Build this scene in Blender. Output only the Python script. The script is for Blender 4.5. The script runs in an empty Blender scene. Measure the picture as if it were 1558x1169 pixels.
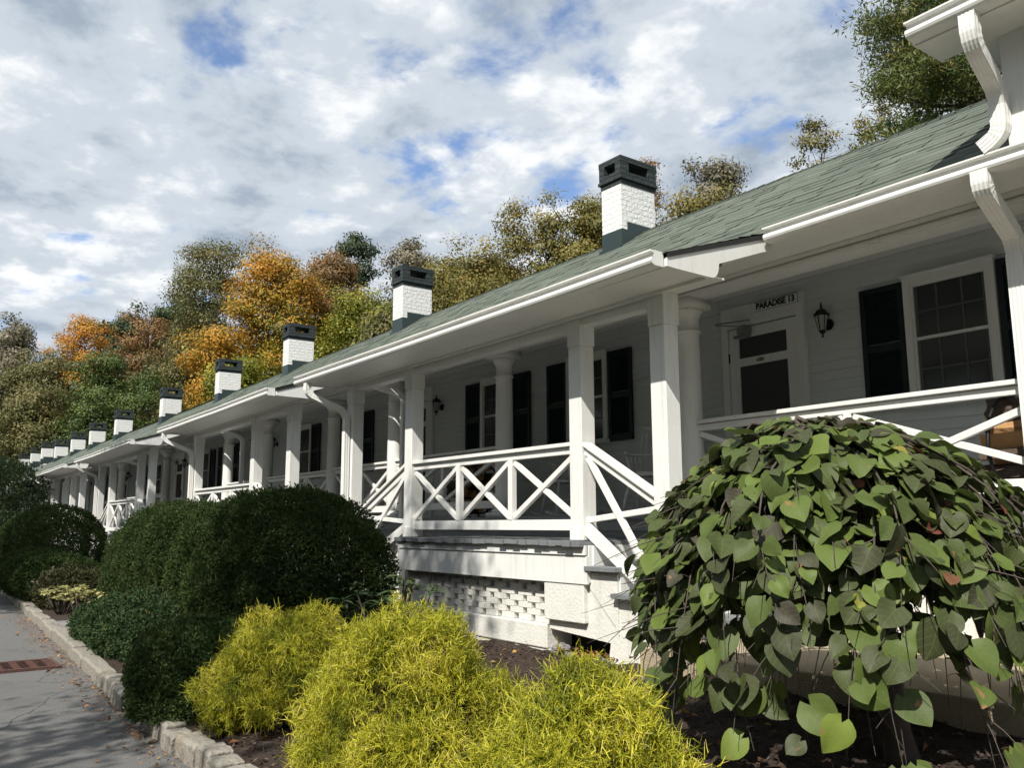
import bpy, math, random
import numpy as np
from mathutils import Vector, Matrix

random.seed(7)
rng = np.random.default_rng(11)
S = bpy.context.scene
R = math.radians

# ------------------------------------------------------------------ camera
cam_d = bpy.data.cameras.new('camera')
cam_d.sensor_fit = 'HORIZONTAL'
cam_d.sensor_width = 36.0
cam_d.lens = 36.0 * 1321.0 / 1558.0
cam_d.clip_start = 0.05
cam_d.clip_end = 3000
cam = bpy.data.objects.new('camera', cam_d)
S.collection.objects.link(cam)
YAW, PITCH, ROLL = R(54.2068), R(9.1692), R(-0.1965)
fw = Vector((-math.sin(YAW) * math.cos(PITCH), math.cos(YAW) * math.cos(PITCH), math.sin(PITCH)))
rt = Vector((math.cos(YAW), math.sin(YAW), 0))
up = rt.cross(fw)
r2 = math.cos(ROLL) * rt + math.sin(ROLL) * up
u2 = -math.sin(ROLL) * rt + math.cos(ROLL) * up
cam.matrix_world = Matrix(((r2.x, u2.x, -fw.x, 0), (r2.y, u2.y, -fw.y, 0), (r2.z, u2.z, -fw.z, 0), (0, 0, 0, 1)))
S.camera = cam

# ------------------------------------------------------------------ world, sun, exposure
SUN_AZ, SUN_EL = 28.0, 46.0          # azimuth measured from -Y towards +X
sd = Vector((math.sin(R(SUN_AZ)) * math.cos(R(SUN_EL)), -math.cos(R(SUN_AZ)) * math.cos(R(SUN_EL)), math.sin(R(SUN_EL))))
sun_d = bpy.data.lights.new('sun', 'SUN')
sun_d.energy = 5.0
sun_d.angle = R(0.5)
sun_d.color = (1.0, 0.955, 0.88)
sun = bpy.data.objects.new('sun', sun_d)
sun.rotation_euler = sd.to_track_quat('Z', 'Y').to_euler()
S.collection.objects.link(sun)

world = bpy.data.worlds.new('World')
S.world = world
world.use_nodes = True
wn, wl = world.node_tree.nodes, world.node_tree.links
wn.clear()


def wnode(t, **k):
    n = wn.new(t)
    for a, b in k.items():
        if a.startswith('i_'):
            n.inputs[int(a[2:])].default_value = b
        else:
            setattr(n, a, b)
    return n


w_out = wnode('ShaderNodeOutputWorld')
w_bg = wnode('ShaderNodeBackground')
w_bg.inputs['Strength'].default_value = 0.12
w_sky = wnode('ShaderNodeTexSky')
w_sky.sky_type = 'NISHITA'
w_sky.sun_disc = False
w_sky.sun_elevation = R(SUN_EL)
w_sky.sun_rotation = R(180 - SUN_AZ)
w_sky.air_density = 1.0
w_sky.dust_density = 0.6
w_sky.ozone_density = 2.0
w_tc = wnode('ShaderNodeTexCoord')
w_sep = wnode('ShaderNodeSeparateXYZ')
wl.new(w_tc.outputs['Generated'], w_sep.inputs[0])
w_zz = wnode('ShaderNodeMath', operation='ADD')
w_zz.inputs[1].default_value = 0.16
wl.new(w_sep.outputs['Z'], w_zz.inputs[0])
w_zm = wnode('ShaderNodeMath', operation='MAXIMUM')
w_zm.inputs[1].default_value = 0.06
wl.new(w_zz.outputs[0], w_zm.inputs[0])
w_div = wnode('ShaderNodeVectorMath', operation='DIVIDE')
w_cmb = wnode('ShaderNodeCombineXYZ')
for i in range(3):
    wl.new(w_zm.outputs[0], w_cmb.inputs[i])
wl.new(w_tc.outputs['Generated'], w_div.inputs[0])
wl.new(w_cmb.outputs[0], w_div.inputs[1])
w_map = wnode('ShaderNodeMapping')
w_map.inputs['Location'].default_value = (3.1, 1.7, 0)
w_map.inputs['Scale'].default_value = (1, 1, 0)
wl.new(w_div.outputs[0], w_map.inputs['Vector'])


def wnoise(scale, detail, rough, off, dist=0.0):
    m = wnode('ShaderNodeVectorMath', operation='ADD')
    m.inputs[1].default_value = off
    wl.new(w_map.outputs[0], m.inputs[0])
    n = wnode('ShaderNodeTexNoise')
    n.inputs['Scale'].default_value = scale
    n.inputs['Detail'].default_value = detail
    n.inputs['Roughness'].default_value = rough
    n.inputs['Distortion'].default_value = dist
    wl.new(m.outputs[0], n.inputs['Vector'])
    return n


def wramp(src, stops):
    r = wnode('ShaderNodeValToRGB')
    r.color_ramp.interpolation = 'EASE'
    e = r.color_ramp.elements
    while len(e) < len(stops):
        e.new(0.5)
    for el, (p, c) in zip(e, stops):
        el.position = p
        el.color = (c[0], c[1], c[2], 1)
    wl.new(src, r.inputs[0])
    return r


n_cov = wnoise(4.2, 10, 0.56, (0, 0, 0), 0.15)
n_big = wnoise(0.75, 2, 0.5, (5.3, 2.2, 0))
w_add = wnode('ShaderNodeMath', operation='MULTIPLY_ADD')
w_add.inputs[1].default_value = 0.55
wl.new(n_big.outputs['Fac'], w_add.inputs[0])
wl.new(n_cov.outputs['Fac'], w_add.inputs[2])
w_low = wnode('ShaderNodeMapRange')
w_low.inputs[1].default_value = 0.13
w_low.inputs[2].default_value = 0.30
w_low.inputs[3].default_value = -0.14
w_low.inputs[4].default_value = 0.0
wl.new(w_sep.outputs['Z'], w_low.inputs[0])
w_add2 = wnode('ShaderNodeMath', operation='ADD')
wl.new(w_add.outputs[0], w_add2.inputs[0])
wl.new(w_low.outputs[0], w_add2.inputs[1])
w_cov = wramp(w_add2.outputs[0], [(0.525, (.05, .05, .05)), (0.685, (1, 1, 1))])
n_shade = wnoise(3.4, 9, 0.55, (0.10, 0.13, 0), 0.1)
n_shade2 = wnoise(8.5, 10, 0.62, (9.1, 4.0, 0), 0.2)
w_mx = wnode('ShaderNodeMath', operation='MULTIPLY_ADD')
w_mx.inputs[1].default_value = 0.55
wl.new(n_shade2.outputs['Fac'], w_mx.inputs[0])
wl.new(n_shade.outputs['Fac'], w_mx.inputs[2])
w_nz = wnode('ShaderNodeTexNoise')
w_nz.inputs['Scale'].default_value = 3.0
w_nz.inputs['Detail'].default_value = 6
wl.new(w_map.outputs[0], w_nz.inputs['Vector'])
w_vd = wnode('ShaderNodeMix', data_type='RGBA', blend_type='ADD')
w_vd.inputs[0].default_value = 0.34
wl.new(w_map.outputs[0], w_vd.inputs[6])
wl.new(w_nz.outputs['Color'], w_vd.inputs[7])
w_vo = wnode('ShaderNodeTexVoronoi')
w_vo.feature = 'SMOOTH_F1'
w_vo.inputs['Scale'].default_value = 4.6
w_vo.inputs['Smoothness'].default_value = 0.55
wl.new(w_vd.outputs[2], w_vo.inputs['Vector'])
w_pf = wnode('ShaderNodeMath', operation='MULTIPLY_ADD')
w_pf.inputs[1].default_value = -0.30
wl.new(w_vo.outputs['Distance'], w_pf.inputs[0])
wl.new(w_mx.outputs[0], w_pf.inputs[2])
w_pb = wnode('ShaderNodeMath', operation='ADD')
w_pb.inputs[1].default_value = 0.065
wl.new(w_pf.outputs[0], w_pb.inputs[0])
w_ccol = wramp(w_pb.outputs[0], [(0.43, (2.5, 3.0, 3.65)), (0.70, (4.35, 4.8, 5.3)), (0.90, (6.8, 6.95, 7.05))])
w_mix = wnode('ShaderNodeMix', data_type='RGBA')
wl.new(w_cov.outputs[0], w_mix.inputs[0])
w_tint = wnode('ShaderNodeMix', data_type='RGBA', blend_type='MULTIPLY')
w_tint.inputs[0].default_value = 1.0
w_tint.inputs[7].default_value = (1.05, 1.12, 1.25, 1)
wl.new(w_sky.outputs[0], w_tint.inputs[6])
wl.new(w_tint.outputs[2], w_mix.inputs[6])
wl.new(w_ccol.outputs[0], w_mix.inputs[7])
wl.new(w_mix.outputs[2], w_bg.inputs['Color'])
wl.new(w_bg.outputs[0], w_out.inputs['Surface'])

S.view_settings.view_transform = 'Standard'
S.view_settings.look = 'None'
S.view_settings.exposure = 0.3
S.view_settings.gamma = 1.0
S.render.engine = 'CYCLES'
S.cycles.max_bounces = 6
S.cycles.diffuse_bounces = 3
S.cycles.transparent_max_bounces = 8
S.cycles.use_denoising = True


# ------------------------------------------------------------------ materials
def mat(name, col, rough=0.6, var=None, bump=None, spec=0.4, coords='Object', dirt=None, streak=None):
    """var=(scale, colour2, contrast)  bump=(scale, strength)  dirt=(scale, colour, threshold)"""
    m = bpy.data.materials.new(name)
    m.use_nodes = True
    nt = m.node_tree
    N, L = nt.nodes, nt.links
    b = N['Principled BSDF']
    b.inputs['Base Color'].default_value = (*col, 1)
    b.inputs['Roughness'].default_value = rough
    b.inputs['Specular IOR Level'].default_value = spec
    tc = N.new('ShaderNodeTexCoord')
    cur = None
    if var:
        n = N.new('ShaderNodeTexNoise')
        n.inputs['Scale'].default_value = var[0]
        n.inputs['Detail'].default_value = 6
        L.new(tc.outputs[coords], n.inputs['Vector'])
        r = N.new('ShaderNodeValToRGB')
        lo = 0.5 - 0.5 * var[2]
        r.color_ramp.elements[0].position = max(0, lo)
        r.color_ramp.elements[1].position = min(1, 1 - lo)
        r.color_ramp.elements[0].color = (*var[1], 1)
        r.color_ramp.elements[1].color = (*col, 1)
        L.new(n.outputs['Fac'], r.inputs[0])
        cur = r.outputs[0]
    if dirt:
        n = N.new('ShaderNodeTexNoise')
        n.inputs['Scale'].default_value = dirt[0]
        n.inputs['Detail'].default_value = 8
        n.inputs['Roughness'].default_value = 0.7
        L.new(tc.outputs[coords], n.inputs['Vector'])
        r = N.new('ShaderNodeValToRGB')
        r.color_ramp.elements[0].position = dirt[2]
        r.color_ramp.elements[1].position = min(1, dirt[2] + 0.12)
        L.new(n.outputs['Fac'], r.inputs[0])
        mx = N.new('ShaderNodeMix')
        mx.data_type = 'RGBA'
        L.new(r.outputs[0], mx.inputs[0])
        if cur:
            L.new(cur, mx.inputs[6])
        else:
            mx.inputs[6].default_value = (*col, 1)
        mx.inputs[7].default_value = (*dirt[1], 1)
        cur = mx.outputs[2]
    if streak:
        mp = N.new('ShaderNodeMapping')
        mp.inputs['Scale'].default_value = (1, 1, 0.07)
        L.new(tc.outputs[coords], mp.inputs['Vector'])
        n = N.new('ShaderNodeTexNoise')
        n.inputs['Scale'].default_value = streak[0]
        n.inputs['Detail'].default_value = 7
        n.inputs['Roughness'].default_value = 0.7
        L.new(mp.outputs[0], n.inputs['Vector'])
        r = N.new('ShaderNodeValToRGB')
        r.color_ramp.elements[0].position = streak[2]
        r.color_ramp.elements[1].position = min(1, streak[2] + 0.25)
        r.color_ramp.elements[1].color = (streak[3],) * 3 + (1,)
        L.new(n.outputs['Fac'], r.inputs[0])
        mx = N.new('ShaderNodeMix')
        mx.data_type = 'RGBA'
        L.new(r.outputs[0], mx.inputs[0])
        if cur:
            L.new(cur, mx.inputs[6])
        else:
            mx.inputs[6].default_value = (*col, 1)
        mx.inputs[7].default_value = (*streak[1], 1)
        cur = mx.outputs[2]
    if cur:
        L.new(cur, b.inputs['Base Color'])
    if bump:
        n = N.new('ShaderNodeTexNoise')
        n.inputs['Scale'].default_value = bump[0]
        n.inputs['Detail'].default_value = 5
        L.new(tc.outputs[coords], n.inputs['Vector'])
        bp = N.new('ShaderNodeBump')
        bp.inputs['Strength'].default_value = bump[1]
        bp.inputs['Distance'].default_value = 0.02
        L.new(n.outputs['Fac'], bp.inputs['Height'])
        L.new(bp.outputs[0], b.inputs['Normal'])
    return m


def leaf_mat(name, stops, trans=0.35, rough=0.5, spec=0.3, spots=None, vein=False):
    """colour picked by the per-face attribute v"""
    m = bpy.data.materials.new(name)
    m.use_nodes = True
    nt = m.node_tree
    N, L = nt.nodes, nt.links
    b = N['Principled BSDF']
    b.inputs['Roughness'].default_value = rough
    b.inputs['Specular IOR Level'].default_value = spec
    at = N.new('ShaderNodeAttribute')
    at.attribute_name = 'v'
    r = N.new('ShaderNodeValToRGB')
    e = r.color_ramp.elements
    while len(e) < len(stops):
        e.new(0.5)
    for el, (p, c) in zip(e, stops):
        el.position = p
        el.color = (*c, 1)
    L.new(at.outputs['Fac'], r.inputs[0])
    cur = r.outputs[0]
    tc = N.new('ShaderNodeTexCoord')
    if spots:
        n = N.new('ShaderNodeTexNoise')
        n.inputs['Scale'].default_value = spots[0]
        n.inputs['Detail'].default_value = 3
        L.new(tc.outputs['Object'], n.inputs['Vector'])
        rr = N.new('ShaderNodeValToRGB')
        rr.color_ramp.elements[0].position = spots[2]
        rr.color_ramp.elements[1].position = spots[2] + 0.05
        L.new(n.outputs['Fac'], rr.inputs[0])
        mx = N.new('ShaderNodeMix')
        mx.data_type = 'RGBA'
        L.new(rr.outputs[0], mx.inputs[0])
        L.new(cur, mx.inputs[6])
        mx.inputs[7].default_value = (*spots[1], 1)
        cur = mx.outputs[2]
    if vein:
        sp = N.new('ShaderNodeSeparateXYZ')
        L.new(tc.outputs['UV'], sp.inputs[0])
        ab = N.new('ShaderNodeMath'); ab.operation = 'ABSOLUTE'
        L.new(sp.outputs[0], ab.inputs[0])
        # side veins: lines of (y - 0.9|x|)
        ma = N.new('ShaderNodeMath'); ma.operation = 'MULTIPLY_ADD'
        ma.inputs[1].default_value = -0.85
        L.new(ab.outputs[0], ma.inputs[0]); L.new(sp.outputs[1], ma.inputs[2])
        ms = N.new('ShaderNodeMath'); ms.operation = 'MULTIPLY'; ms.inputs[1].default_value = 4.0
        L.new(ma.outputs[0], ms.inputs[0])
        fr = N.new('ShaderNodeMath'); fr.operation = 'PINGPONG'; fr.inputs[1].default_value = 0.5
        L.new(ms.outputs[0], fr.inputs[0])
        lt = N.new('ShaderNodeMath'); lt.operation = 'LESS_THAN'; lt.inputs[1].default_value = 0.055
        L.new(fr.outputs[0], lt.inputs[0])
        l2 = N.new('ShaderNodeMath'); l2.operation = 'LESS_THAN'; l2.inputs[1].default_value = 0.018
        L.new(ab.outputs[0], l2.inputs[0])
        mxv = N.new('ShaderNodeMath'); mxv.operation = 'MAXIMUM'
        L.new(lt.outputs[0], mxv.inputs[0]); L.new(l2.outputs[0], mxv.inputs[1])
        mv = N.new('ShaderNodeMath'); mv.operation = 'MULTIPLY'; mv.inputs[1].default_value = 0.26
        L.new(mxv.outputs[0], mv.inputs[0])
        mx2 = N.new('ShaderNodeMix'); mx2.data_type = 'RGBA'
        L.new(mv.outputs[0], mx2.inputs[0]); L.new(cur, mx2.inputs[6])
        mx2.inputs[7].default_value = (0.16, 0.20, 0.06, 1)
        cur = mx2.outputs[2]
        n3 = N.new('ShaderNodeTexNoise'); n3.inputs['Scale'].default_value = 45
        L.new(tc.outputs['Object'], n3.inputs['Vector'])
        sm = N.new('ShaderNodeMath'); sm.operation = 'SUBTRACT'
        L.new(n3.outputs['Fac'], sm.inputs[0]); L.new(mxv.outputs[0], sm.inputs[1])
        bp = N.new('ShaderNodeBump'); bp.inputs['Strength'].default_value = 0.35; bp.inputs['Distance'].default_value = 0.004
        L.new(sm.outputs[0], bp.inputs['Height']); L.new(bp.outputs[0], b.inputs['Normal'])
    L.new(cur, b.inputs['Base Color'])
    if trans > 0:
        t = N.new('ShaderNodeBsdfTranslucent')
        L.new(cur, t.inputs['Color'])
        ms = N.new('ShaderNodeMixShader')
        ms.inputs[0].default_value = trans
        L.new(b.outputs[0], ms.inputs[1])
        L.new(t.outputs[0], ms.inputs[2])
        L.new(ms.outputs[0], N['Material Output'].inputs['Surface'])
    return m


M = {}
M['white'] = mat('white_paint', (0.80, 0.80, 0.77), 0.45, var=(9, (0.72, 0.72, 0.69), 0.7), dirt=(2.3, (0.62, 0.61, 0.57), 0.66), streak=(22, (0.42, 0.41, 0.36), 0.52, 0.55))
M['trim'] = mat('white_trim_paint', (0.80, 0.795, 0.76), 0.4, var=(5, (0.74, 0.735, 0.70), 0.8), streak=(16, (0.46, 0.44, 0.38), 0.54, 0.5), dirt=(60, (0.55, 0.53, 0.48), 0.70))
M['siding'] = mat('white_siding_paint', (0.70, 0.72, 0.695), 0.5, var=(3, (0.62, 0.64, 0.615), 0.8), bump=(7, 0.25), streak=(9, (0.50, 0.51, 0.47), 0.55, 0.5))
M['shutter'] = mat('dark_green_paint', (0.008, 0.020, 0.021), 0.42, var=(6, (0.006, 0.014, 0.015), 0.6))
M['capdark'] = mat('dark_green_masonry_paint', (0.030, 0.042, 0.042), 0.6, var=(14, (0.018, 0.026, 0.027), 0.7), bump=(30, 0.4), dirt=(11, (0.20, 0.075, 0.05), 0.70))
M['flash'] = mat('dark_green_flashing', (0.035, 0.053, 0.053), 0.4, var=(4, (0.025, 0.04, 0.04), 0.8))
M['glass'] = mat('dark_window_glass', (0.046, 0.052, 0.049), 0.14, spec=0.5)
M['screen'] = mat('dark_insect_screen', (0.062, 0.063, 0.059), 0.75, spec=0.2)
M['curtain'] = mat('grey_curtain', (0.16, 0.15, 0.14), 0.9)
M['muntin'] = mat('grey_muntin', (0.105, 0.11, 0.105), 0.7)
M['iron'] = mat('black_iron', (0.012, 0.012, 0.012), 0.45)
M['lampglass'] = mat('frosted_lamp_glass', (0.42, 0.42, 0.40), 0.35)
M['steel'] = mat('grey_metal', (0.22, 0.22, 0.20), 0.4)
M['black'] = mat('black_letter_paint', (0.008, 0.008, 0.008), 0.6)
M['deck'] = mat('grey_deck_paint', (0.22, 0.235, 0.24), 0.55, var=(8, (0.14, 0.15, 0.155), 0.8), dirt=(6, (0.33, 0.32, 0.29), 0.62))
M['stucco'] = mat('white_painted_masonry', (0.74, 0.73, 0.68), 0.8, var=(5, (0.64, 0.63, 0.57), 0.8), bump=(40, 0.3), dirt=(4.5, (0.46, 0.44, 0.36), 0.62), streak=(8, (0.45, 0.42, 0.33), 0.55, .6))
M['path'] = mat('pale_gravel_concrete', (0.46, 0.375, 0.255), 0.9, var=(60, (0.36, 0.30, 0.21), 0.9), bump=(120, 0.7), dirt=(3, (0.55, 0.50, 0.40), 0.6))
M['hollow'] = mat('shade_painted_masonry', (0.10, 0.098, 0.09), 0.9)  # dark grey puts the shade of the brick screen's holes into the colour
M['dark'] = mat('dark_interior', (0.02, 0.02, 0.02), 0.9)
M['asphalt'] = mat('asphalt', (0.235, 0.23, 0.218), 0.9, var=(150, (0.07, 0.07, 0.068), .75), bump=(130, 0.8), dirt=(1.6, (0.125, 0.124, 0.12), 0.52))
M['soil'] = mat('dark_mulch_soil', (0.060, 0.040, 0.028), 0.95, var=(45, (0.022, 0.015, 0.011), 1.0), bump=(70, 1.0), dirt=(9, (0.095, 0.065, 0.045), 0.62))
def add_cracks(m, scale, thr):
    N, L = m.node_tree.nodes, m.node_tree.links
    b = N['Principled BSDF']
    src = b.inputs['Base Color'].links[0].from_socket
    tc = N.new('ShaderNodeTexCoord')
    n = N.new('ShaderNodeTexNoise')
    n.inputs['Scale'].default_value = 2.5
    n.inputs['Detail'].default_value = 5
    L.new(tc.outputs['Object'], n.inputs['Vector'])
    mp = N.new('ShaderNodeMix')
    mp.data_type = 'RGBA'
    mp.inputs[0].default_value = .22
    L.new(tc.outputs['Object'], mp.inputs[6])
    L.new(n.outputs['Color'], mp.inputs[7])
    vo = N.new('ShaderNodeTexVoronoi')
    vo.feature = 'DISTANCE_TO_EDGE'
    vo.inputs['Scale'].default_value = scale
    L.new(mp.outputs[2], vo.inputs['Vector'])
    lt = N.new('ShaderNodeMath')
    lt.operation = 'LESS_THAN'
    lt.inputs[1].default_value = thr
    L.new(vo.outputs['Distance'], lt.inputs[0])
    mx = N.new('ShaderNodeMix')
    mx.data_type = 'RGBA'
    L.new(lt.outputs[0], mx.inputs[0])
    L.new(src, mx.inputs[6])
    mx.inputs[7].default_value = (.06, .06, .058, 1)
    L.new(mx.outputs[2], b.inputs['Base Color'])


add_cracks(M['asphalt'], .42, .0022)
M['chip'] = leaf_mat('mulch_chip', [(0.0, (0.020, 0.013, 0.010)), (0.6, (0.065, 0.042, 0.030)), (1.0, (0.16, 0.11, 0.075))], trans=0, rough=0.9)
M['granite'] = mat('granite', (0.33, 0.305, 0.255), 0.85, var=(35, (0.17, 0.158, 0.135), 1.0), bump=(28, 1.0), dirt=(5, (0.36, 0.27, 0.15), 0.58))
M['rust'] = mat('rusty_iron', (0.13, 0.060, 0.045), 0.8, var=(20, (0.06, 0.03, 0.025), 0.9), bump=(60, 0.5))
M['bark'] = mat('grey_brown_bark', (0.105, 0.085, 0.066), 0.9, var=(6, (0.05, 0.042, 0.035), 0.9), bump=(18, 0.8))
M['palebark'] = mat('pale_bark', (0.33, 0.30, 0.26), 0.85, var=(5, (0.18, 0.16, 0.14), 0.9), bump=(12, 0.5))
M['twig'] = mat('brown_twig_bark', (0.085, 0.066, 0.055), 0.8, var=(30, (0.045, 0.035, 0.03), 0.9))
M['logbark'] = mat('log_bark', (0.13, 0.095, 0.07), 0.95, var=(14, (0.05, 0.036, 0.028), 0.9), bump=(26, 1.0))
M['logwood'] = mat('split_wood', (0.56, 0.34, 0.155), 0.8, var=(9, (0.33, 0.16, 0.06), 0.9), bump=(22, 0.5))
M['stone'] = mat('grey_field_stone', (0.26, 0.25, 0.24), 0.9, var=(8, (0.13, 0.125, 0.12), 0.9), bump=(14, 1.0))
M['terracotta'] = mat('terracotta', (0.42, 0.12, 0.07), 0.8, var=(7, (0.30, 0.08, 0.05), 0.8))
M['hill'] = mat('wooded_hill_ground', (0.05, 0.055, 0.022), 0.95, var=(0.25, (0.028, 0.034, 0.014), 0.9), bump=(1.0, 1.0))
M['lawn'] = mat('lawn', (0.045, 0.065, 0.022), 0.95, var=(3, (0.03, 0.045, 0.016), 0.9), bump=(60, 0.8))


def brick_paint(name='white_painted_brick', c1=(.80, .80, .77), c2=(.74, .74, .71), mo=(.72, .72, .69), sp=(.40, .37, .33), thr=.60):
    m = bpy.data.materials.new(name)
    m.use_nodes = True
    N, L = m.node_tree.nodes, m.node_tree.links
    b = N['Principled BSDF']
    b.inputs['Roughness'].default_value = 0.75
    uv = N.new('ShaderNodeUVMap')
    uv.uv_map = 'uv'
    br = N.new('ShaderNodeTexBrick')
    br.inputs['Scale'].default_value = 1.0
    br.inputs['Brick Width'].default_value = 0.205
    br.inputs['Row Height'].default_value = 0.072
    br.inputs['Mortar Size'].default_value = 0.011
    br.inputs['Mortar Smooth'].default_value = 0.25
    br.inputs['Color1'].default_value = (*c1, 1)
    br.inputs['Color2'].default_value = (*c2, 1)
    br.inputs['Mortar'].default_value = (*mo, 1)
    L.new(uv.outputs[0], br.inputs['Vector'])
    oi = N.new('ShaderNodeObjectInfo')
    om = N.new('ShaderNodeMath')
    om.operation = 'MULTIPLY'
    om.inputs[1].default_value = 37.0
    L.new(oi.outputs['Random'], om.inputs[0])
    ov = N.new('ShaderNodeVectorMath')
    ov.operation = 'ADD'
    L.new(uv.outputs[0], ov.inputs[0])
    L.new(om.outputs[0], ov.inputs[1])
    n = N.new('ShaderNodeTexNoise')
    n.inputs['Scale'].default_value = 24
    n.inputs['Detail'].default_value = 6
    L.new(ov.outputs[0], n.inputs['Vector'])
    n2 = N.new('ShaderNodeTexNoise')
    n2.inputs['Scale'].default_value = 11
    n2.inputs['Detail'].default_value = 9
    n2.inputs['Roughness'].default_value = 0.75
    L.new(ov.outputs[0], n2.inputs['Vector'])
    r = N.new('ShaderNodeValToRGB')
    r.color_ramp.elements[0].position = thr
    r.color_ramp.elements[1].position = thr + .07
    L.new(n2.outputs['Fac'], r.inputs[0])
    mx = N.new('ShaderNodeMix')
    mx.data_type = 'RGBA'
    L.new(r.outputs[0], mx.inputs[0])
    L.new(br.outputs['Color'], mx.inputs[6])
    mx.inputs[7].default_value = (*sp, 1)
    L.new(mx.outputs[2], b.inputs['Base Color'])
    ad = N.new('ShaderNodeMath')
    ad.operation = 'MULTIPLY_ADD'
    ad.inputs[1].default_value = -0.6
    L.new(br.outputs['Fac'], ad.inputs[0])
    L.new(n.outputs['Fac'], ad.inputs[2])
    bp = N.new('ShaderNodeBump')
    bp.inputs['Strength'].default_value = 1.0
    bp.inputs['Distance'].default_value = 0.012
    L.new(ad.outputs[0], bp.inputs['Height'])
    L.new(bp.outputs[0], b.inputs['Normal'])
    return m


def shingle():
    m = bpy.data.materials.new('green_asphalt_shingle')
    m.use_nodes = True
    N, L = m.node_tree.nodes, m.node_tree.links
    b = N['Principled BSDF']
    b.inputs['Roughness'].default_value = 0.9
    b.inputs['Specular IOR Level'].default_value = 0.25
    at = N.new('ShaderNodeAttribute')
    at.attribute_name = 'v'
    rm = N.new('ShaderNodeValToRGB')
    rm.color_ramp.elements[0].color = (0.082, 0.098, 0.081, 1)
    rm.color_ramp.elements[1].color = (0.155, 0.178, 0.147, 1)
    L.new(at.outputs['Fac'], rm.inputs[0])
    tc = N.new('ShaderNodeTexCoord')
    n = N.new('ShaderNodeTexNoise')
    n.inputs['Scale'].default_value = 160
    n.inputs['Detail'].default_value = 2
    L.new(tc.outputs['Object'], n.inputs['Vector'])
    n2 = N.new('ShaderNodeTexNoise')
    n2.inputs['Scale'].default_value = 1.3
    n2.inputs['Detail'].default_value = 5
    L.new(tc.outputs['Object'], n2.inputs['Vector'])
    ad = N.new('ShaderNodeMath')
    ad.operation = 'MULTIPLY_ADD'
    ad.inputs[1].default_value = 0.9
    L.new(n.outputs['Fac'], ad.inputs[0])
    L.new(n2.outputs['Fac'], ad.inputs[2])
    mr = N.new('ShaderNodeMapRange')
    mr.inputs[1].default_value = 0.4
    mr.inputs[2].default_value = 1.5
    mr.inputs[3].default_value = 0.65
    mr.inputs[4].default_value = 1.35
    L.new(ad.outputs[0], mr.inputs[0])
    mx = N.new('ShaderNodeMix')
    mx.data_type = 'RGBA'
    mx.blend_type = 'MULTIPLY'
    mx.inputs[0].default_value = 1
    L.new(rm.outputs[0], mx.inputs[6])
    L.new(mr.outputs[0], mx.inputs[7])
    L.new(mx.outputs[2], b.inputs['Base Color'])
    bp = N.new('ShaderNodeBump')
    bp.inputs['Strength'].default_value = 0.6
    bp.inputs['Distance'].default_value = 0.006
    L.new(n.outputs['Fac'], bp.inputs['Height'])
    L.new(bp.outputs[0], b.inputs['Normal'])
    return m


M['brick'] = brick_paint()
M['capbrick'] = brick_paint('dark_painted_brick', (.030, .043, .043), (.020, .030, .030), (.012, .018, .018), (.17, .07, .05), .66)
M['shingle'] = shingle()


# ------------------------------------------------------------------ mesh helpers
def tilt(x):
    """the row drops a little towards its far end"""
    return -min(0.14, max(0.0, 0.0065 * (-11.0 - x)))


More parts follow.
